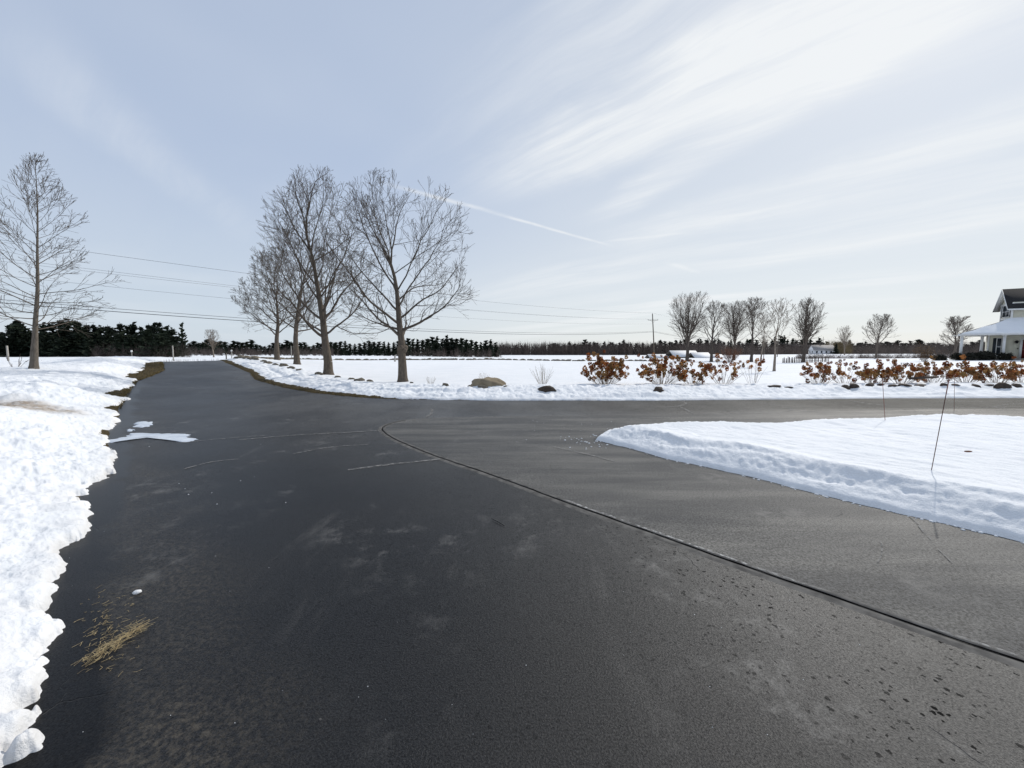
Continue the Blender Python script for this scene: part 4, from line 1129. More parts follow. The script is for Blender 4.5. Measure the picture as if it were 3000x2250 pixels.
    for j in range(n_v + 1):
        for i in range(n_u + 1):
            v = -0.08 + (hv - 0.05) * j / n_v; u0 = max(0, v * fs / ls) + 0.10 + 0.05 * math.sin(v * 5) + 0.10 * math.sin(v * 1.7)
            u = u0 + (15 - u0) * (i / n_u) ** 1.3
            th = 0.11 * min(1, i / 3.0) * min(1, (j + .6) / 1.6) + 0.012 * math.sin(u * 2.1 + v * 3.3) + 0.01 * math.sin(u * 5.3 - v * 4.1)
            V.append((u, v, e + fs * max(v, -.03) + max(th, 0.01)))
    for j in range(n_v):
        for i in range(n_u):
            a = j * (n_u + 1) + i; Q.append((a, a + 1, a + n_u + 2, a + n_u + 1))
    V0 = list(V); k = len(V0)
    front = list(range(n_u + 1))                       # drop the front lip down to the eave
    for i in front: V.append((V0[i][0], V0[i][1] + .01, e + .004))
    for i in range(n_u): Q.append((i, k + i, k + i + 1, i + 1))
    me = mesh_np('roof_snow', V, Q, None, True); vattr(me, 'dirt', np.zeros(len(V)))
    obj('roof_snow', me, SNOW, rf)
    # dormer
    ud, v0, v1 = 4.90, 2.49, 4.60; vm = (v0 + v1) / 2
    zb = e + fs * v0 - 0.15
    ze = CAM_H + 141 * 44.4 / F - gz; za = CAM_H + 180 * 45.6 / F - gz
    dm = MB(); dm.box(ud + .03, 13, v0 + .03, v1 - .03, zb - 0.6, ze)
    dm.tris([(ud + .03, v0 + .03, ze), (ud + .03, v1 - .03, ze), (ud + .03, vm, za - .12), (13, v0 + .03, ze), (13, v1 - .03, ze), (13, vm, za - .12)], [(0, 2, 1), (3, 4, 5)])
    dr_ = dm.build('dormer', SIDING, root)
    sd_ = MB(); z = zb - .5
    while z < ze:
        sd_.hexa([(ud, v0, z), (13, v0, z), (13, v0 + .03, z), (ud, v0 + .03, z)], [(ud, v0 + .018, z + .115), (13, v0 + .018, z + .115), (13, v0 + .03, z + .115), (ud, v0 + .03, z + .115)]); z += .115
    sd_.build('siding', SIDING, dr_)
    tr = MB()
    tr.box(ud - .04, ud + .10, v0 - .04, v0 + .10, zb - .5, ze - .002).box(ud - .041, ud + .10, v1 - .10, v1 + .04, zb - .5, ze - .003)
    tr.box(ud - .035, ud + .04, v0 + .10, v1 - .10, zb + .05, zb + .26).box(ud - .034, ud + .04, v0 + .1, v1 - .1, ze - .22, ze - .001)
    tr.box(ud + .1, 13, v0 - .03, v0 + .03, ze - .16, ze + .002)
    tr.build('trim', WHITE, dr_)
    gw = MB().box(ud - .012, ud + .035, v0 + .42, v1 - .42, zb + .42, ze - .24).build('window', GLASS, dr_)
    MB().box(ud - .05, ud - .013, v0 + .36, v0 + .43, zb + .36, ze - .22).box(ud - .05, ud - .013, v1 - .43, v1 - .36, zb + .36, ze - .22).box(ud - .05, ud - .012, v0 + .43, v1 - .43, zb + .35, zb + .42).build('frame', WHITE, gw)
    MB().box(ud - .04, ud - .014, v0 + .43, v1 - .43, zb + .98, zb + 1.03).build('sash_rail', WHITE, gw)
    MB().box(ud - .028, ud + .02, v0 + .10, v0 + .355, zb + .38, ze - .24).build('shutter', SHUTTER, dr_)
    MB().box(ud - .0275, ud + .02, v1 - .355, v1 - .10, zb + .38, ze - .24).build('shutter', SHUTTER, dr_)
    ov = 0.42; zo = ze - (za - ze) * ov / (vm - v0)
    u_f = ud - 0.50
    rr_ = MB()
    rr_.slab([(u_f, v0 - ov, zo), (13, v0 - ov, zo), (13, vm, za), (u_f, vm, za)], 0.10)
    rr_.slab([(u_f, vm + .002, za - .002), (13, vm + .002, za - .002), (13, v1 + ov, zo), (u_f, v1 + ov, zo)], 0.10)
    ro = rr_.build('dormer_roof', SHINGLE, dr_)
    rk = MB()
    for (va, vb) in ((v0 - ov, vm), (v1 + ov, vm)):
        rk.hexa([(u_f - .03, va, zo - .17), (u_f - .003, va, zo - .17), (u_f - .003, vb, za - .17), (u_f - .03, vb, za - .17)],
                [(u_f - .03, va, zo + .02), (u_f - .003, va, zo + .02), (u_f - .003, vb, za + .02), (u_f - .03, vb, za + .02)])
    rk.build('rake_board', WHITE, ro)
    MB().box(u_f, 13, v0 - ov - .035, v0 - ov - .003, zo - .16, zo + .01).build('fascia', WHITE, ro)
    sf = MB(); sf.slab([(u_f, v0 - ov, zo - .11), (ud, v0 - ov, zo - .11), (ud, vm, za - .11), (u_f, vm, za - .11)], .02)
    sf.slab([(u_f, vm, za - .112), (ud, vm, za - .112), (ud, v1 + ov, zo - .112), (u_f, v1 + ov, zo - .112)], .02); sf.build('soffit', WHITE, ro)
    V = [(6.2, v0 + .5, 0), (8.6, v0 + .45, 0), (8.9, v0 + .7, 0), (7.0, v0 + .68, 0)]
    sl = (za - zo) / (vm - v0 + ov)
    V = [(a, b, zo + (b - v0 + ov) * sl + .012) for a, b, _ in V]
    me = MB().slab(V, 0.02).mesh('snow_patch'); vattr(me, 'dirt', np.zeros(8)); obj('snow_patch', me, SNOW, ro)
    return root, gz
HOUSE, HOUSE_Z = build_house()

# leafy clumps: shrubs
def leaf_blob(seed, n, sx, sy, sz, leaf, shell=0.55, flat_bottom=True):
    rng = np.random.default_rng(seed); V = []; Q = []; k = 0
    lobes = [(rng.uniform(-.55, .55), rng.uniform(-.5, .5), rng.uniform(.25, .6), rng.uniform(.35, .55)) for _ in range(7)]
    for i in range(n):
        l = lobes[i % len(lobes)]
        d = unit(rng.normal(0, 1, 3)); d[2] = abs(d[2]) * (1 if rng.random() < .8 else -.4)
        c = np.array([l[0], l[1], l[2]]) + d * l[3] * rng.uniform(shell, 1.0)
        c = c * [sx, sy, sz]
        if c[2] < -0.05: c[2] = abs(c[2])
        e1 = unit(d + rng.normal(0, .6, 3)) * leaf * rng.uniform(.6, 1.4); e2 = unit(np.cross(e1, rng.normal(0, 1, 3))) * leaf * .5
        V += [c - e1, c - e2, c + e1, c + e2]; Q.append((k, k + 1, k + 2, k + 3)); k += 4
    return mesh_np('foliage', V, Q)
def twig_bush(seed, n, H, spread, r0, forks=3, curve=0.25, lean=1.0, rise=True):
    """many stems springing from one crown; returns (MB, tip list)"""
    rng = np.random.default_rng(seed); mb = MB(); tips = []
    for i in range(n):
        a = i * 2.399 + rng.normal(0, .3); tilt = (rng.random() ** 0.7) * spread
        d = np.array([math.cos(a) * tilt, math.sin(a) * tilt, 1.0]); d = unit(d)
        L = H * rng.uniform(.72, 1.05) * (1 - .15 * tilt)
        p = np.array([math.cos(a), math.sin(a), 0]) * rng.uniform(0.02, .12 * H); p[2] = -0.15
        pts = [p]; dd = d
        for k in range(4):
            dd = unit(dd + rng.normal(0, .06, 3) + np.array([0, 0, curve * .12])); pts.append(pts[-1] + dd * (L + .15) / 4)
        pts = np.array(pts); mb.tube(pts, np.linspace(r0, r0 * .55, 5), 4); tips.append((pts[-1], dd))
        for f in range(forks):
            j = rng.integers(1, 4); q = pts[j] * .5 + pts[j + 1] * .5
            d2 = unit(dd + rng.normal(0, .38, 3)); Ls = L * rng.uniform(.22, .42)
            m = q + d2 * Ls * .5 + np.array([0, 0, .02]); ee = q + d2 * Ls + np.array([0, 0, Ls * .12])
            mb.tube([q, m, ee], [r0 * .6, r0 * .5, r0 * .4], 3); tips.append((ee, d2))
    return mb, tips

# evergreens under the porch
g_yew = 'clipped evergreens along the porch'
HR = HOUSE.matrix_basis.copy()
def house_pt(u, v): 
    c, s_ = math.cos(-rad(30)), math.sin(-rad(30)); l = HOUSE.location
    return (l[0] + c * u - s_ * v, l[1] + s_ * u + c * v)
YM = [leaf_blob(300 + i, 900, 1.0, .9, 1.0, .10) for i in range(2)]
for m_ in YM: m_.materials.append(YEW)
for i, (u, v, sx, sz, lab) in enumerate([(-1.7, -.4, 1.5, .95, 'low dark evergreen shrub at the open corner of the porch'), (0.4, -.7, 1.6, 1.15, 'dark evergreen shrub in front of the corner porch post'),
      (2.2, -.7, 1.7, 1.3, 'tall dark evergreen shrub between the first two porch posts'), (3.6, -.6, 1.2, 1.1, 'dark evergreen shrub beside the second porch post'),
      (6.0, -.6, 1.3, 1.0, 'dark evergreen shrub beneath the wall lantern'), (7.6, -.6, 1.3, .9, 'dark evergreen shrub before the red front door')]):
    x, y = house_pt(u, v)
    r_ = empty('evergreen_shrub', (x, y, T1(x, y) + .1), i * 1.3, label=lab, cat='shrub', group=g_yew)
    o = obj('foliage', YM[i % 2], None, r_, scale=(sx, sx * .75, sz))
    mb = MB()
    for k in range(4): mb.tube([(0, 0, -.2), (.1 * math.cos(k * 1.6), .1 * math.sin(k * 1.6), .3), (.35 * math.cos(k * 1.6), .35 * math.sin(k * 1.6), .7)], [.03, .025, .012], 4)
    mb.build('stem', BRUSH, r_)
# brown bush left of the porch, and the russet bush on the lawn
def twiggy(px, y, H, spread, n, seed, mat, label, name='bare_bush', r0=.012, forks=7, group=None, dz=0, leaves=None):
    p = base_at(px, y); root = empty(name, (p[0], p[1], p[2] + dz), 0, label=label, cat='bush', group=group)
    mb, tips = twig_bush(seed, n, H, spread, r0, forks); mb.build('stem', mat, root)
    if leaves:
        rng = np.random.default_rng(seed); V = []; Q = []; k = 0
        for (t, d) in tips:
            for _ in range(leaves[1]):
                c = t - d * rng.uniform(0, .5) + rng.normal(0, .06 * H, 3); e1 = unit(rng.normal(0, 1, 3)) * leaves[2]; e2 = unit(np.cross(e1, rng.normal(0, 1, 3))) * leaves[2] * .6
                V += [c - e1, c - e2, c + e1, c + e2]; Q.append((k, k + 1, k + 2, k + 3)); k += 4
        obj('dry_leaves', mesh_np('dry_leaves', V, Q), leaves[0], root)
    return root
RUSSET = simple('russet_leaf', (0.16, 0.075, 0.045), (0.24, 0.12, 0.075), 0.9, 3)
TAN = simple('tan_leaf', (0.22, 0.14, 0.065), (0.11, 0.06, 0.03), 0.9, 3)
twiggy(2140, 60, 2.4, .95, 46, 71, TWIGR, 'round russet bush on the lawn in front of the trees', r0=.014, forks=9, leaves=(RUSSET, 2, .045))
twiggy(2708, 44, 1.75, .85, 30, 72, BRUSH, 'tan and brown leafy bush left of the porch', r0=.014, forks=8, leaves=(TAN, 4, .05))
twiggy(2350, 75, 1.9, .8, 20, 73, BRUSH, 'small bare bush at the foot of the fence-line tree', r0=.014, forks=6)

# ------------------------------------------------------------------ hydrangeas
def head_mesh(seed):
    rng = np.random.default_rng(seed); V = []; Q = []; k = 0
    for i in range(46):
        d = unit(rng.normal(0, 1, 3)); c = d * [.072, .072, .084] * rng.uniform(.7, 1.08)
        e1 = unit(rng.normal(0, 1, 3) + d * .4) * rng.uniform(.024, .040); e2 = unit(np.cross(e1, d + rng.normal(0, .5, 3))) * np.linalg.norm(e1) * .8
        V += [c - e1, c - e2 + d * .006, c + e1, c + e2 + d * .006]; Q.append((k, k + 1, k + 2, k + 3)); k += 4
    return mesh_np('bloom', V, Q)
HM = [head_mesh(500 + i) for i in range(5)]
for m_ in HM: m_.materials.append(HEAD)
g_hyd = 'dried hydrangeas behind the ploughed bank'
hrng = random.Random(77)
def hydrangea(px, y, H, spread, n, heads, seed, label, fork=1):
    p = base_at(px, y)
    root = empty('hydrangea_bush', (p[0], p[1], p[2] - .03), 0, label=label, cat='shrub', group=g_hyd)
    mb, tips = twig_bush(seed, n, H, spread, 0.0058, fork + 1, 0.1); mb.build('stem', STEM, root)
    hrng.shuffle(tips); tips.sort(key=lambda t: -t[0][2] + hrng.uniform(-.75, .75) * H)
    for t, d in tips[:heads]:
        s_ = hrng.uniform(.50, 1.15)
        obj('bloom', hrng.choice(HM), None, root, loc=(t[0], t[1], t[2] + .02), rot=(hrng.uniform(-.5, .5), hrng.uniform(-.5, .5), hrng.uniform(0, 6.3)), scale=(s_, s_, s_ * hrng.uniform(.85, 1.25)))
    return root
hydrangea(1772, 15.4, 1.14, 1.45, 64, 160, 1, 'fullest dried hydrangea, rust blooms packed on one broad bush left of the others')
hydrangea(1938, 15.3, 1.16, 1.45, 56, 125, 2, 'wide dried hydrangea with rust blooms above visible bare stems, under the utility pole')
hydrangea(2032, 15.2, .90, 1.4, 28, 56, 3, 'low dried hydrangea with tan blooms trailing to the bank')
hydrangea(2118, 15.5, .95, 1.2, 24, 38, 4, 'sparse dried hydrangea with a few blooms on upright stems')
hydrangea(2205, 15.8, 1.05, .55, 12, 9, 5, 'nearly bare hydrangea with long leaning stems and a few blooms', 0)
hydrangea(2400, 15.6, 0.80, 1.35, 30, 50, 6, 'dried hydrangea with dense dark blooms at the end of the stone-edged bed')
hydrangea(2475, 16.4, 1.00, 1.35, 24, 33, 7, 'upright dried hydrangea with a raised row of rust blooms')
hydrangea(2560, 16.0, 0.82, 1.35, 36, 58, 8, 'dried hydrangea before the spreading bare tree')
hydrangea(2640, 15.8, 0.84, 1.35, 36, 58, 9, 'dried hydrangea with bright tan blooms beside the fallen dark log')
hydrangea(2735, 16.2, 0.87, 1.35, 36, 58, 10, 'dried hydrangea behind the fallen dark log')
hydrangea(2830, 16.0, 0.87, 1.35, 36, 56, 11, 'dried hydrangea in front of the porch corner post')
hydrangea(2920, 15.8, 0.90, 1.35, 36, 58, 12, 'dried hydrangea below the porch window')
hydrangea(3000, 16.3, 1.02, 1.35, 36, 58, 13, 'dried hydrangea below the red front door')

# leafless twig clumps behind the bank
g_sp = 'leafless twig shrubs behind the bank'
for i, (px, y, H, n, lab) in enumerate([(1262, 16.6, .34, 16, 'tiny leafless twig shrub between the nearest maple and the boulder'), (1418, 16.4, .50, 20, 'leafless twig shrub growing behind the rounded boulder'),
                                       (1590, 15.4, .82, 34, 'tallest leafless twig shrub fanning out beside the dark stump-like rock')]):
    twiggy(px, y, H, .75, n, 90 + i, simple('twig_tan_%d' % i, (.30, .25, .19), (.2, .165, .125), .85, 8), lab, 'twig_shrub', .0040, 1, g_sp)
p = spx(52, 1072, .3)
p = base_at(50, 14.0)
twiggy(50, 16.5, .62, 1.3, 6, 97, BRUSH, 'dead bent twigs poking out of the snow by the lone slender tree', 'dead_weed', .011, 2)

# ------------------------------------------------------------------ stones
RM = []
for i in range(6):
    V, T = blob(20 + i, 0.5, 0.42, 2, (1, .8, .62)); RM.append(mesh_np('stone', V, None, T, False))
def rock_mesh(seed, mat, sq, amp=.55, sub=2):
    V, T = blob(seed, 0.5, amp, sub, sq)
    fine = fbm(V[:, 0] * 3 + V[:, 2] * 2, V[:, 1] * 3, .5, 3, seed + 5); V = V * (1 + .07 * fine)[:, None]
    me = mesh_np('rock', V, None, T, sub > 3); me.materials.append(mat); return me
pb = spx(1433, 1131, .25)
obj_b = obj('boulder', rock_mesh(7, BOULDER, (1.0, .8, .52), .22, 4), None, None, loc=(pb[0], pb[1] + .35, pb[2] - .02), scale=(1.42, 1.2, 1.25), rot=(0, .06, .2))
tag(obj_b, 'rounded tan boulder lying in the snow behind the ploughed bank', 'boulder')
RKD = [rock_mesh(30 + i, ROCKD, (1, .8, .6)) for i in range(4)]
RKL = [rock_mesh(40 + i, ROCK, (1, .8, .6)) for i in range(4)]
def rock(px, py, w, hgt, ms, label, group=None, sink=.35, k=0):
    q = spx(px, py); zc = q[1]
    W = w * zc / F; Hh = hgt * zc / F
    o = obj('rock', ms[k % len(ms)], None, None, loc=(q[0], q[1] + .12, q[2] + Hh * (.36 - sink)), rot=(0.1 * (k % 3 - 1), .08 * (k % 2), (k * 1.7) % .7), scale=(W, W * .8, Hh / .52))
    return tag(o, label, 'rock', group)
rock(1610, 1148, 56, 26, RKD, 'dark square-edged rock embedded in the ploughed bank before the tallest twig shrub', sink=.2, k=1)
rock(1934, 1149, 40, 22, RKD, 'dark rock showing through a hole in the bank below the wide hydrangea', sink=.2, k=2)
rock(1302, 1131, 22, 12, RKL, 'small stone in the snow between the nearest maple and the boulder', k=0)
rock(1412, 1137, 30, 12, RKL, 'flat stone in the snow just in front of the boulder', k=3)
rock(1376, 1134, 14, 8, RKL, 'tiny stone at the left foot of the boulder', k=1)
rock(1482, 1134, 16, 7, RKL, 'tiny stone at the right foot of the boulder', k=2)
g_ed = 'dark stones edging the hydrangea bed'
for i, (px, py, w, hh, lab) in enumerate([(2272, 1134, 34, 8, 'flat dark stone at the gap between the two hydrangea groups'), (2322, 1138, 34, 7, 'thin flat dark stone at the gap between the two hydrangea groups'),
     (2485, 1140, 34, 22, None), (2510, 1137, 34, 18, None), (2556, 1131, 30, 14, None), (2592, 1130, 22, 9, None), (2625, 1132, 34, 9, None), (2660, 1133, 40, 10, None), (2703, 1132, 34, 9, None),
     (2774, 1134, 30, 16, 'rounded dark red-brown stone edging the bed by the tall marker rod'), (2808, 1134, 30, 8, None), (2868, 1135, 34, 12, None), (2905, 1133, 26, 8, None),
     (2948, 1137, 56, 30, 'largest dark boulder edging the hydrangea bed, in front of the porch'), (2990, 1136, 34, 18, None)]):
    rock(px, py, w, hh, RKD, lab or 'dark stone in the low edging of the hydrangea bed', g_ed, .3, i)
g_dr = 'field stones along the drive beside the maples'
for i, (px, py, w, hh) in enumerate([(745, 1053, 22, 8), (770, 1058, 18, 8), (783, 1063, 24, 9), (803, 1068, 16, 8), (826, 1072, 26, 13), (850, 1077, 22, 9), (875, 1083, 18, 8), (930, 1095, 24, 10), (985, 1104, 20, 8),
        (1026, 1110, 18, 9), (1052, 1114, 30, 14), (1080, 1116, 18, 8), (1203, 1121, 12, 6)]):
    rock(px, py + 2, w, hh, RKL, 'brown field stone half buried in the snow between the drive and the maples', g_dr, .3, i)
# old stone wall across the field: every stone a part
def stone_wall(label, path, n, size, seed):
    rg = random.Random(seed); P = np.array(path, float)
    seg = np.linalg.norm(np.diff(P, axis=0), axis=1); s = np.concatenate([[0], np.cumsum(seg)])
    root = empty('stone_wall', (P[0][0], P[0][1], nominal_snow(*P[0])), 0, label=label, cat='wall')
    ms = []
    for m_ in RM:
        c = m_.copy(); c.materials.clear(); c.materials.append(ROCK); ms.append(c)
    for i in range(n):
        t = s[-1] * (i + rg.uniform(-.3, .3)) / n; t = min(max(t, 0), s[-1])
        x = np.interp(t, s, P[:, 0]) + rg.uniform(-.25, .25); y = np.interp(t, s, P[:, 1]) + rg.uniform(-.3, .3)
        z = nominal_snow(x, y); k = size * rg.uniform(.5, 1.3)
        obj('stone', rg.choice(ms), None, root, loc=(x - P[0][0], y - P[0][1], z + k * .10 - root.location[2]), rot=(rg.uniform(-.3, .3), rg.uniform(-.3, .3), rg.uniform(0, 6.3)), scale=(k * 1.4, k * 1.1, k * .85))
    return root
def wp(px, y): return tuple(base_at(px, y)[:2])
stone_wall('long low tumbled stone wall crossing the snowy field behind the maples', [wp(712, 35), wp(800, 44), wp(882, 50), wp(1000, 55), wp(1126, 58), wp(1400, 60), wp(1700, 60), wp(1920, 58)], 210, .55, 5)
stone_wall('short stretch of stone wall turning off the field wall at the driveway crest', [wp(703, 33), wp(725, 31.5), wp(748, 30)], 14, .5, 6)

# ------------------------------------------------------------------ sheds and the white farmhouse
def shed(px0, px1, y, base_z, wall, ridge, dep, label, snowy=True):
    x0 = (px0 - 1500) * y / F; x1 = (px1 - 1500) * y / F; w = x1 - x0
    root = empty('farm_shed', (x0, y, base_z), 0, label=label, cat='shed', group='low farm sheds beyond the lawn')
    MB().box(0, w, 0, dep, -1, wall).build('wall', GREYWALL, root)
    o = .35
    rf = MB().slab([(-o, -o, wall), (w + o, -o, wall), (w + o, dep / 2, ridge), (-o, dep / 2, ridge)], .12).slab([(-o, dep / 2 + .003, ridge - .003), (w + o, dep / 2 + .003, ridge - .003), (w + o, dep + o, wall), (-o, dep + o, wall)], .12).build('roof', GREYWALL, root)
    V = [(-o + .1, -o + .05, wall + .02), (w + o - .1, -o + .05, wall + .02), (w + o - .1, dep / 2, ridge + .12), (-o + .1, dep / 2, ridge + .12)]
    me = MB().slab(V, .10).mesh('roof_snow'); vattr(me, 'dirt', np.full(8, .12)); obj('roof_snow', me, SNOW, rf)
    for k in range(max(1, int(w / 3))):
        a = w * (k + .35) / max(1, int(w / 3))
        MB().box(a, a + 1.0, -.04, .02, .3, wall - .35).build('door_opening', BLACKMETAL, root)
    return root
shed(1976, 2050, 112, -1.35, 1.35, 3.15, 7, 'widest low grey farm shed with patchy snow on its roof, beyond the vase-shaped tree')
shed(2036, 2084, 106, -1.2, 1.05, 2.45, 5, 'low farm shed with clean white snow roof between two tree trunks')
shed(2088, 2121, 108, -1.2, 1.0, 1.9, 4, 'smallest low shed with snow roof next to the russet bush')
shed(1905, 1974, 116, -1.4, 1.1, 2.1, 4, 'long low shed with thin snow roof behind the hydrangea blooms near the utility pole')
def farmhouse():
    y = 240; x0 = (2381 - 1500) * y / F; z = T1(x0 + 5, y) - .3
    root = empty('white_farmhouse', (x0, y, z), rad(-12), label='distant small white gabled farmhouse in front of the brown wood', cat='house')
    a, b, wl, rg = 6.0, 11.5, 3.4, 6.2
    m = MB().box(0, b, 0, a, -1, wl); m.tris([(0, 0, wl), (0, a, wl), (0, a / 2, rg), (b, 0, wl), (b, a, wl), (b, a / 2, rg)], [(0, 2, 1), (3, 4, 5)]); m.build('wall', FARWHITE, root)
    MB().slab([(-.3, -.4, wl - .2), (b + .3, -.4, wl - .2), (b + .3, a / 2, rg + .1), (-.3, a / 2, rg + .1)], .15).slab([(-.3, a / 2 + .01, rg + .09), (b + .3, a / 2 + .01, rg + .09), (b + .3, a + .4, wl - .2), (-.3, a + .4, wl - .2)], .15).build('roof', simple('grey_roof', (.33, .32, .31), (.22, .21, .21), .8, 2), root)
    for k in range(4):
        w = MB().box(1.2 + k * 2.6, 2.1 + k * 2.6, -.05, .0, 1.2, 2.6).build('window', GLASS, root)
    for yy in (1.2, 3.9): MB().box(-.05, 0, yy, yy + .9, 1.2, 2.6).build('window', GLASS, root)
    MB().box(4.2, 5.0, 2.6, 3.3, rg - .4, rg + .9).build('chimney', GREYWALL, root)
farmhouse()

# ------------------------------------------------------------------ utility line
def pole(px, y, topy, label, lean=0.0, arm=True, dx=None):
    x = (px - 1500) * y / F if dx is None else dx
    z0 = T1(x, y); top = CAM_H + (HORIZON - topy) * y / F; H = top - z0
    root = empty('utility_pole', (x, y, z0), 0, label=label, cat='utility pole', group='poles of the overhead line')
    MB().tube([(0, 0, -.5), (lean * H * .5, 0, H * .5), (lean * H, 0, H)], [.17, .14, .11], 8, True).build('pole', POLE, root, True)
    ta = math.atan2(66, 74)
    arms = []
    az = H - 1.5
    c = MB(); ax = np.array([math.cos(ta - PI / 2 + .9), math.sin(ta - PI / 2 + .9), 0])
    a0 = np.array([lean * az, -.12, az])
    cx_ = a0 - ax * 1.25; cy_ = a0 + ax * 1.25
    c.tube([cx_, cy_], .055, 4, True); ca = c.build('crossarm', POLE, root)
    for sgn in (-1, 1): MB().tube([a0 + ax * sgn * .7, np.array([lean * (az - .7), -.1, az - .7])], .02, 4).build('brace', POLE, ca)
    for q in (cx_, cy_): MB().tube([q, q + [0, 0, .12], q + [0, 0, .25]], [.05, .07, .04], 6, True).build('insulator', PORCELAIN, ca)
    MB().tube([(lean * H, 0, H), (lean * H, 0, H + .12), (lean * H, 0, H + .28)], [.05, .07, .04], 6, True).build('insulator', PORCELAIN, root)
    b = np.array([x, y, z0])
    return dict(top=b + [lean * H, 0, H + .28], a=b + cx_ + [0, 0, .25], b=b + cy_ + [0, 0, .25], n=b + [lean * (H - 2.4), -.16, H - 2.4], c1=b + [lean * (H - 4.3), -.17, H - 4.25], c2=b + [lean * (H - 4.4), -.17, H - 4.45])
P0 = pole(-3000, 14, 0, 'near wooden utility pole of the overhead line out past the lone slender tree', 0.0, dx=-62) if False else None
PM = pole(1917, 98, 922, 'leaning weathered utility pole with a crossarm rising behind the wide hydrangea', -0.078)
PR = pole(2275, 178, 976, 'utility pole half hidden among the bare lawn trees', 0.0)
PF = pole(2406, 262, 988, 'small distant utility pole beside the white farmhouse', 0.0)
def near_pole():
    x, y = -54.0, 19.0; z0 = T1(x, y)
    dx = x
    top = z0 + 10.6
    ty = HORIZON - (top - CAM_H) * F / y
    return pole(0, y, ty, 'utility pole standing out past the lone slender tree at the near end of the wires', 0.0, dx=dx)
P0 = near_pole()
def cable(name, a, b, sag, r, label):
    t = np.linspace(0, 1, 40)[:, None]
    P = a * (1 - t) + b * t; P[:, 2] -= (sag * 4 * t * (1 - t))[:, 0]
    tag(MB().tube(P, r, 4).build(name, WIRE), label, 'wire', 'overhead wires')
for key, sag, r, nm in (('top', 1.6, .012, 'topmost thin wire'), ('a', 1.6, .009, 'thin wire on the nearer crossarm end'), ('b', 1.7, .009, 'thin wire on the farther crossarm end'),
                        ('n', 1.8, .009, 'faint neutral wire below the crossarm'), ('c1', 1.9, .018, 'upper thick cable below the crossarm'), ('c2', 2.0, .026, 'lowest thickest cable')):
    cable('overhead_wire', P0[key], PM[key], sag, r, nm + ' strung behind the maples to the leaning pole')
    if key in ('top', 'c1', 'c2'):
        cable('overhead_wire', PM[key], PR[key], sag * .8, r, nm + ' from the leaning pole to the lawn trees')
        cable('overhead_wire', PR[key], PF[key], sag * .8, r, nm + ' from the lawn trees to the distant pole')

# ------------------------------------------------------------------ posts, markers, fence
def marker(px, py, tpx, tpy, y, label, mat, r=.0045):
    b = depth(px, py, y); b[2] = nominal_snow(b[0], b[1]) - .12
    vis = depth(px, py, y); t = depth(tpx, tpy, y - .05)
    root = tag(MB().tube([vis * 1.0 + (vis - t) * .12, vis * .5 + t * .5, t], r, 6, True).build('driveway_marker', mat), label, 'marker rod', 'driveway marker rods in the snow island')
    cap = MB().tube([t - (t - vis) * .16, t + (t - vis) * .004], r * 1.25, 6, True).build('reflective_band', simple('reflective_band_%d' % px, (.22, .09, .07), None, .35), root)
    return root
def iso(px, py): 
    h = .25
    for _ in range(30): p = flat(px, py, h); h = .5 * h + .5 * nominal_snow(p[0], p[1])
    return p[1]
marker(2729, 1377, 2780, 1112, iso(2729, 1377), 'tallest dark red marker rod leaning in the middle of the snow island', STICKD, .0040)
marker(2593, 1231, 2585, 1108, iso(2593, 1231), 'upright thin red marker rod at the narrower end of the snow island', STICK, .0042)
marker(2795, 1206, 2797, 1098, iso(2795, 1206), 'thin red marker rod at the far rim of the snow island', STICK, .0042)
def post(px, y, topy, r, mat, label, cap=None, name='wooden_post'):
    p = base_at(px, y); top = CAM_H + (HORIZON - topy) * y / F
    root = tag(MB().tube([(0, 0, -.3), (0.02, 0, (top - p[2]) * .5), (0.03, 0, top - p[2])], [r, r * .95, r * .9], 7, True).build(name, mat, None, loc=tuple(p)), label, 'post')
    if cap: MB().tube([(.03, -.01, top - p[2] - cap[1]), (.03, -.01, top - p[2] - cap[1] * .45), (.03, -.01, top - p[2])], [cap[0] * .7, cap[0], cap[0] * .6], 8, True).build('reflector', WHITE, root)
post(388, 40, 1026, .025, POSTGREY, 'thin pale marker post with white reflector left of the driveway crest', (.09, .2), 'reflector_post')
post(508, 62, 1013, .09, POSTGREY, 'tall pale pointed post standing against the dark wood past the crest')
post(664, 34, 1034, .05, POLE, 'short dark post at the right side of the driveway crest')
post(680, 36, 1025, .04, POSTGREY, 'pale leaning marker post at the right side of the driveway crest', (.08, .16), 'reflector_post')
post(24, 62, 1013, .13, POSTGREY, 'stout pale post in the field left of the lone slender tree')
post(854, 70, 1014, .06, POSTGREY, 'thin pale post behind the row of maples')
post(1157, 44, 1040, .10, POSTGREY, 'short grey post in the field behind the nearest maple trunk')
def fence():
    y = 57; x0 = base_at(2293, y)[0]; x1 = base_at(2446, y)[0]
    root = empty('picket_fence', (x0, y, nominal_snow(x0, y)), 0, label='low weathered rustic picket fence on the lawn around the fence-line tree', cat='fence')
    n = 40; rg = random.Random(3)
    for i in range(n):
        x = (x1 - x0) * i / (n - 1); yy = 1.2 * math.sin(i / n * 2); z = nominal_snow(x0 + x, y + yy) - root.location[2]
        h = rg.uniform(.62, .95)
        MB().tube([(0, 0, -.3), (rg.uniform(-.12, .12), 0, h)], [.05, .035], 5, True).build('picket', LOG, root, loc=(x, yy, z))
    for zz in (.28, .58):
        P = [((x1 - x0) * t, 1.2 * math.sin(t * 2), nominal_snow(x0 + (x1 - x0) * t, y + 1.2 * math.sin(t * 2)) - root.location[2] + zz) for t in np.linspace(0, 1, 14)]
        MB().tube(P, .022, 4).build('rail', LOG, root)
fence()
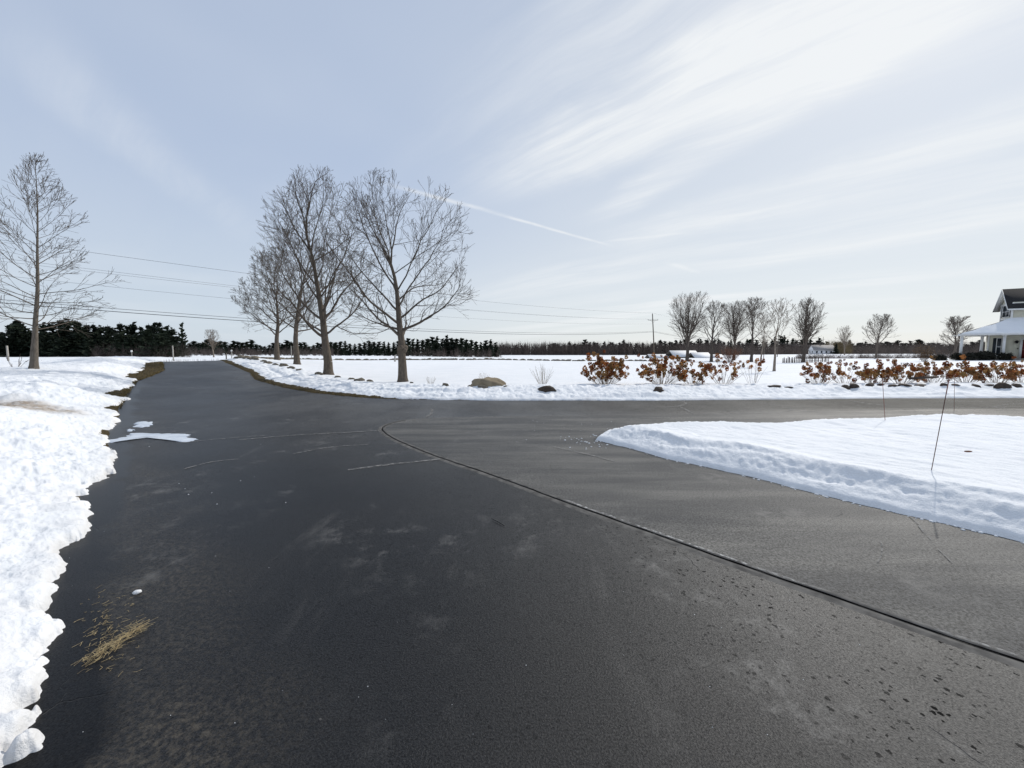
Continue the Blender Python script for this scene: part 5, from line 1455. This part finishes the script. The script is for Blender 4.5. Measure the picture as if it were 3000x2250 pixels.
def trellis():
    p = base_at(2642, 24); root = empty('garden_trellis', p, .3, label='small pale wooden garden trellis standing in the snow behind the hydrangeas', cat='trellis')
    for s_ in (-1, 1): MB().tube([(s_ * .17, 0, -.2), (s_ * .12, 0, .62)], .018, 4, True).build('upright', POSTGREY, root)
    for z in (.12, .28, .44, .58): MB().box(-.17, .17, -.015, .015, z, z + .03).build('rung', POSTGREY, root)
trellis()
pl = base_at(2663, 15.0); pr = base_at(2746, 15.2)
z_ = max(pl[2], pr[2]) + .27
tag(MB().tube([(pl[0], pl[1], z_ - .03), ((pl[0] + pr[0]) / 2, 15.1, z_), (pr[0], pr[1], z_ + .02)], [.045, .055, .04], 7, True).build('fallen_log', LOG), 'dark fallen log lying among the hydrangea stems', 'log')

# ------------------------------------------------------------------ small litter
def straw():
    rng = np.random.default_rng(6); mb = MB()
    c = flat(345, 1885); ax = unit(np.append(flat(395, 1850) - flat(300, 1910), 0))
    for i in range(330):
        if i < 170: p = np.array([c[0], c[1], 0]) + ax * rng.uniform(-.13, .13) + rng.normal(0, .020, 3) * [1, 1, 0]; L = rng.uniform(.02, .09); z = rng.uniform(.004, .026)
        else:
            q = flat(rng.normal(318, 42), rng.normal(1850, 55)); p = np.array([q[0], q[1], 0]); L = rng.uniform(.008, .045); z = .004
        a = rng.normal(0, 1.1); d = np.array([ax[0] * math.cos(a) - ax[1] * math.sin(a), ax[0] * math.sin(a) + ax[1] * math.cos(a), rng.normal(0, .12)])
        m = p + rng.normal(0, .006, 3)
        P = np.array([p - d * L / 2, m, p + d * L / 2]); P[:, 2] = np.maximum(z + (P[:, 2] - p[2]) * .3, .003)
        P[:, 2] += terr(P[:, 0], P[:, 1]) + bow_at(P[:, 0], P[:, 1])
        mb.tube(P, rng.uniform(.0005, .0010), 3)
    tag(mb.build('straw_clump', STRAW), 'small clump of loose golden straw on the asphalt near the snow edge', 'straw', kind='stuff')
straw()
def chips():
    rng = np.random.default_rng(9); mb = MB()
    def one(px, py, s_):
        q = flat(px, py); V, T = blob(int(rng.integers(0, 99)), s_, .35, 1, (1, rng.uniform(.6, 1.2), .5))
        mb.tris(V + np.array([q[0], q[1], T1(*q) + s_ * .15]), T)
    for _ in range(50): one(1755 + rng.normal(0, 45) - 15, 1290 + rng.normal(0, 14), rng.uniform(.006, .022))
    for _ in range(40): one(rng.uniform(1500, 2100), rng.uniform(1230, 1300), rng.uniform(.004, .010))
    for _ in range(14): one(rng.uniform(400, 900), rng.uniform(1230, 1500), rng.uniform(.004, .009))
    for _ in range(45): one(rng.uniform(180, 2600), rng.uniform(1450, 2230), rng.uniform(.0012, .003))
    for t in np.linspace(0, 1, 260):
        k = t * (len(I_FRONT) - 1); i = min(int(k), len(I_FRONT) - 2); f = k - i
        a, b = I_FRONT[i], I_FRONT[i + 1]
        if rng.random() < .3: one(a[0] * (1 - f) + b[0] * f, a[1] * (1 - f) + b[1] * f + abs(rng.normal(0, 3)), rng.uniform(.006, .02))
    me = mb.mesh('snow_crumbs'); vattr(me, 'dirt', np.zeros(len(me.vertices)))
    tag(obj('snow_crumbs', me, SNOW), 'scattered crumbs of snow and ice on the asphalt', 'snow', kind='stuff')
    q = flat(402, 1738); V, T = blob(4, .02, .3, 2, (1.3, 1, .6)); me = mesh_np('snow_lump', V + np.array([q[0], q[1], .008]), None, T, True); vattr(me, 'dirt', np.full(len(V), .15))
    tag(obj('snow_lump', me, SNOW), 'single dirty white lump on the asphalt above the straw', 'snow lump')
    a, b = flat(1440, 1521), flat(1478, 1542)
    tag(MB().tube([(a[0], a[1], .006), ((a[0] + b[0]) / 2, (a[1] + b[1]) / 2 + .004, .008), (b[0], b[1], .006)], [.003, .004, .003], 5, True).build('twig', BLACKMETAL), 'short dark twig lying on the asphalt in the middle of the drive', 'twig')
    q = spx(2837, 1324, .25); V, T = blob(6, .03, .4, 1, (1.8, .7, .4))
    tag(obj('dead_leaf', mesh_np('dead_leaf', V, None, T), RUSSET, None, loc=(q[0], q[1], q[2] + .005)), 'small dark dead leaf on the snow island beside the tallest marker rod', 'leaf')
chips()
def verge_grass():
    rng = np.random.default_rng(12); V = []; T = []; n = 0
    pts = []
    for P, lo, hi, side in ((L_PTS, 20, 46, 1), (R_PTS, 0, 200, 1)):
        P = np.array(P); seg = np.linalg.norm(np.diff(P, axis=0), axis=1); s = np.concatenate([[0], np.cumsum(seg)])
        for _ in range(16000):
            t = rng.uniform(lo, min(hi, s[-1])); i = min(np.searchsorted(s, t) - 1, len(seg) - 1); i = max(i, 0)
            e = (P[i + 1] - P[i]) / seg[i]; nn = np.array([-e[1], e[0]])
            q = P[i] + e * (t - s[i]) + nn * rng.uniform(-.04, 1.1)
            pts.append(q)
    pts = np.array(pts); r = np.hypot(pts[:, 0], pts[:, 1]); pts = pts[(r < 46) & (pts[:, 0] < -3)]
    hl = np.maximum(snow_left(pts[:, 0], pts[:, 1])[0], snow_right(pts[:, 0], pts[:, 1])[0])
    pts = pts[hl < .03]; z = terr(pts[:, 0], pts[:, 1])
    for q, zz in zip(pts, z):
        a = rng.uniform(0, 6.3); w = rng.uniform(.006, .014); h = rng.uniform(.03, .10); l = rng.normal(0, .06, 2)
        V += [(q[0] - w * math.cos(a), q[1] - w * math.sin(a), zz - .01), (q[0] + w * math.cos(a), q[1] + w * math.sin(a), zz - .01), (q[0] + l[0], q[1] + l[1], zz + h)]; T.append((n, n + 1, n + 2)); n += 3
    tag(obj('verge_grass', mesh_np('verge_grass', V, None, T), simple('matted_grass', (.17, .125, .05), (.08, .062, .026), .9, 6)), 'matted brown winter grass at the edges of the drive', 'grass', kind='stuff')
verge_grass()
def stubble():
    rng = np.random.default_rng(14); mb = MB()
    for _ in range(420):
        px = rng.uniform(60, 760); y = rng.uniform(48, 62)
        p = base_at(px, y) if False else None
        x = (px - 1500) * y / F; z = T1(x, y) + .30
        h = rng.uniform(.08, .22); mb.tube([(x, y, z - .15), (x + rng.normal(0, .05), y, z + h)], [.012, .006], 3)
    tag(mb.build('field_stubble', TWIGP), 'sparse dry stalks poking through the snow in the field past the drive', 'stubble', kind='stuff')
stubble()
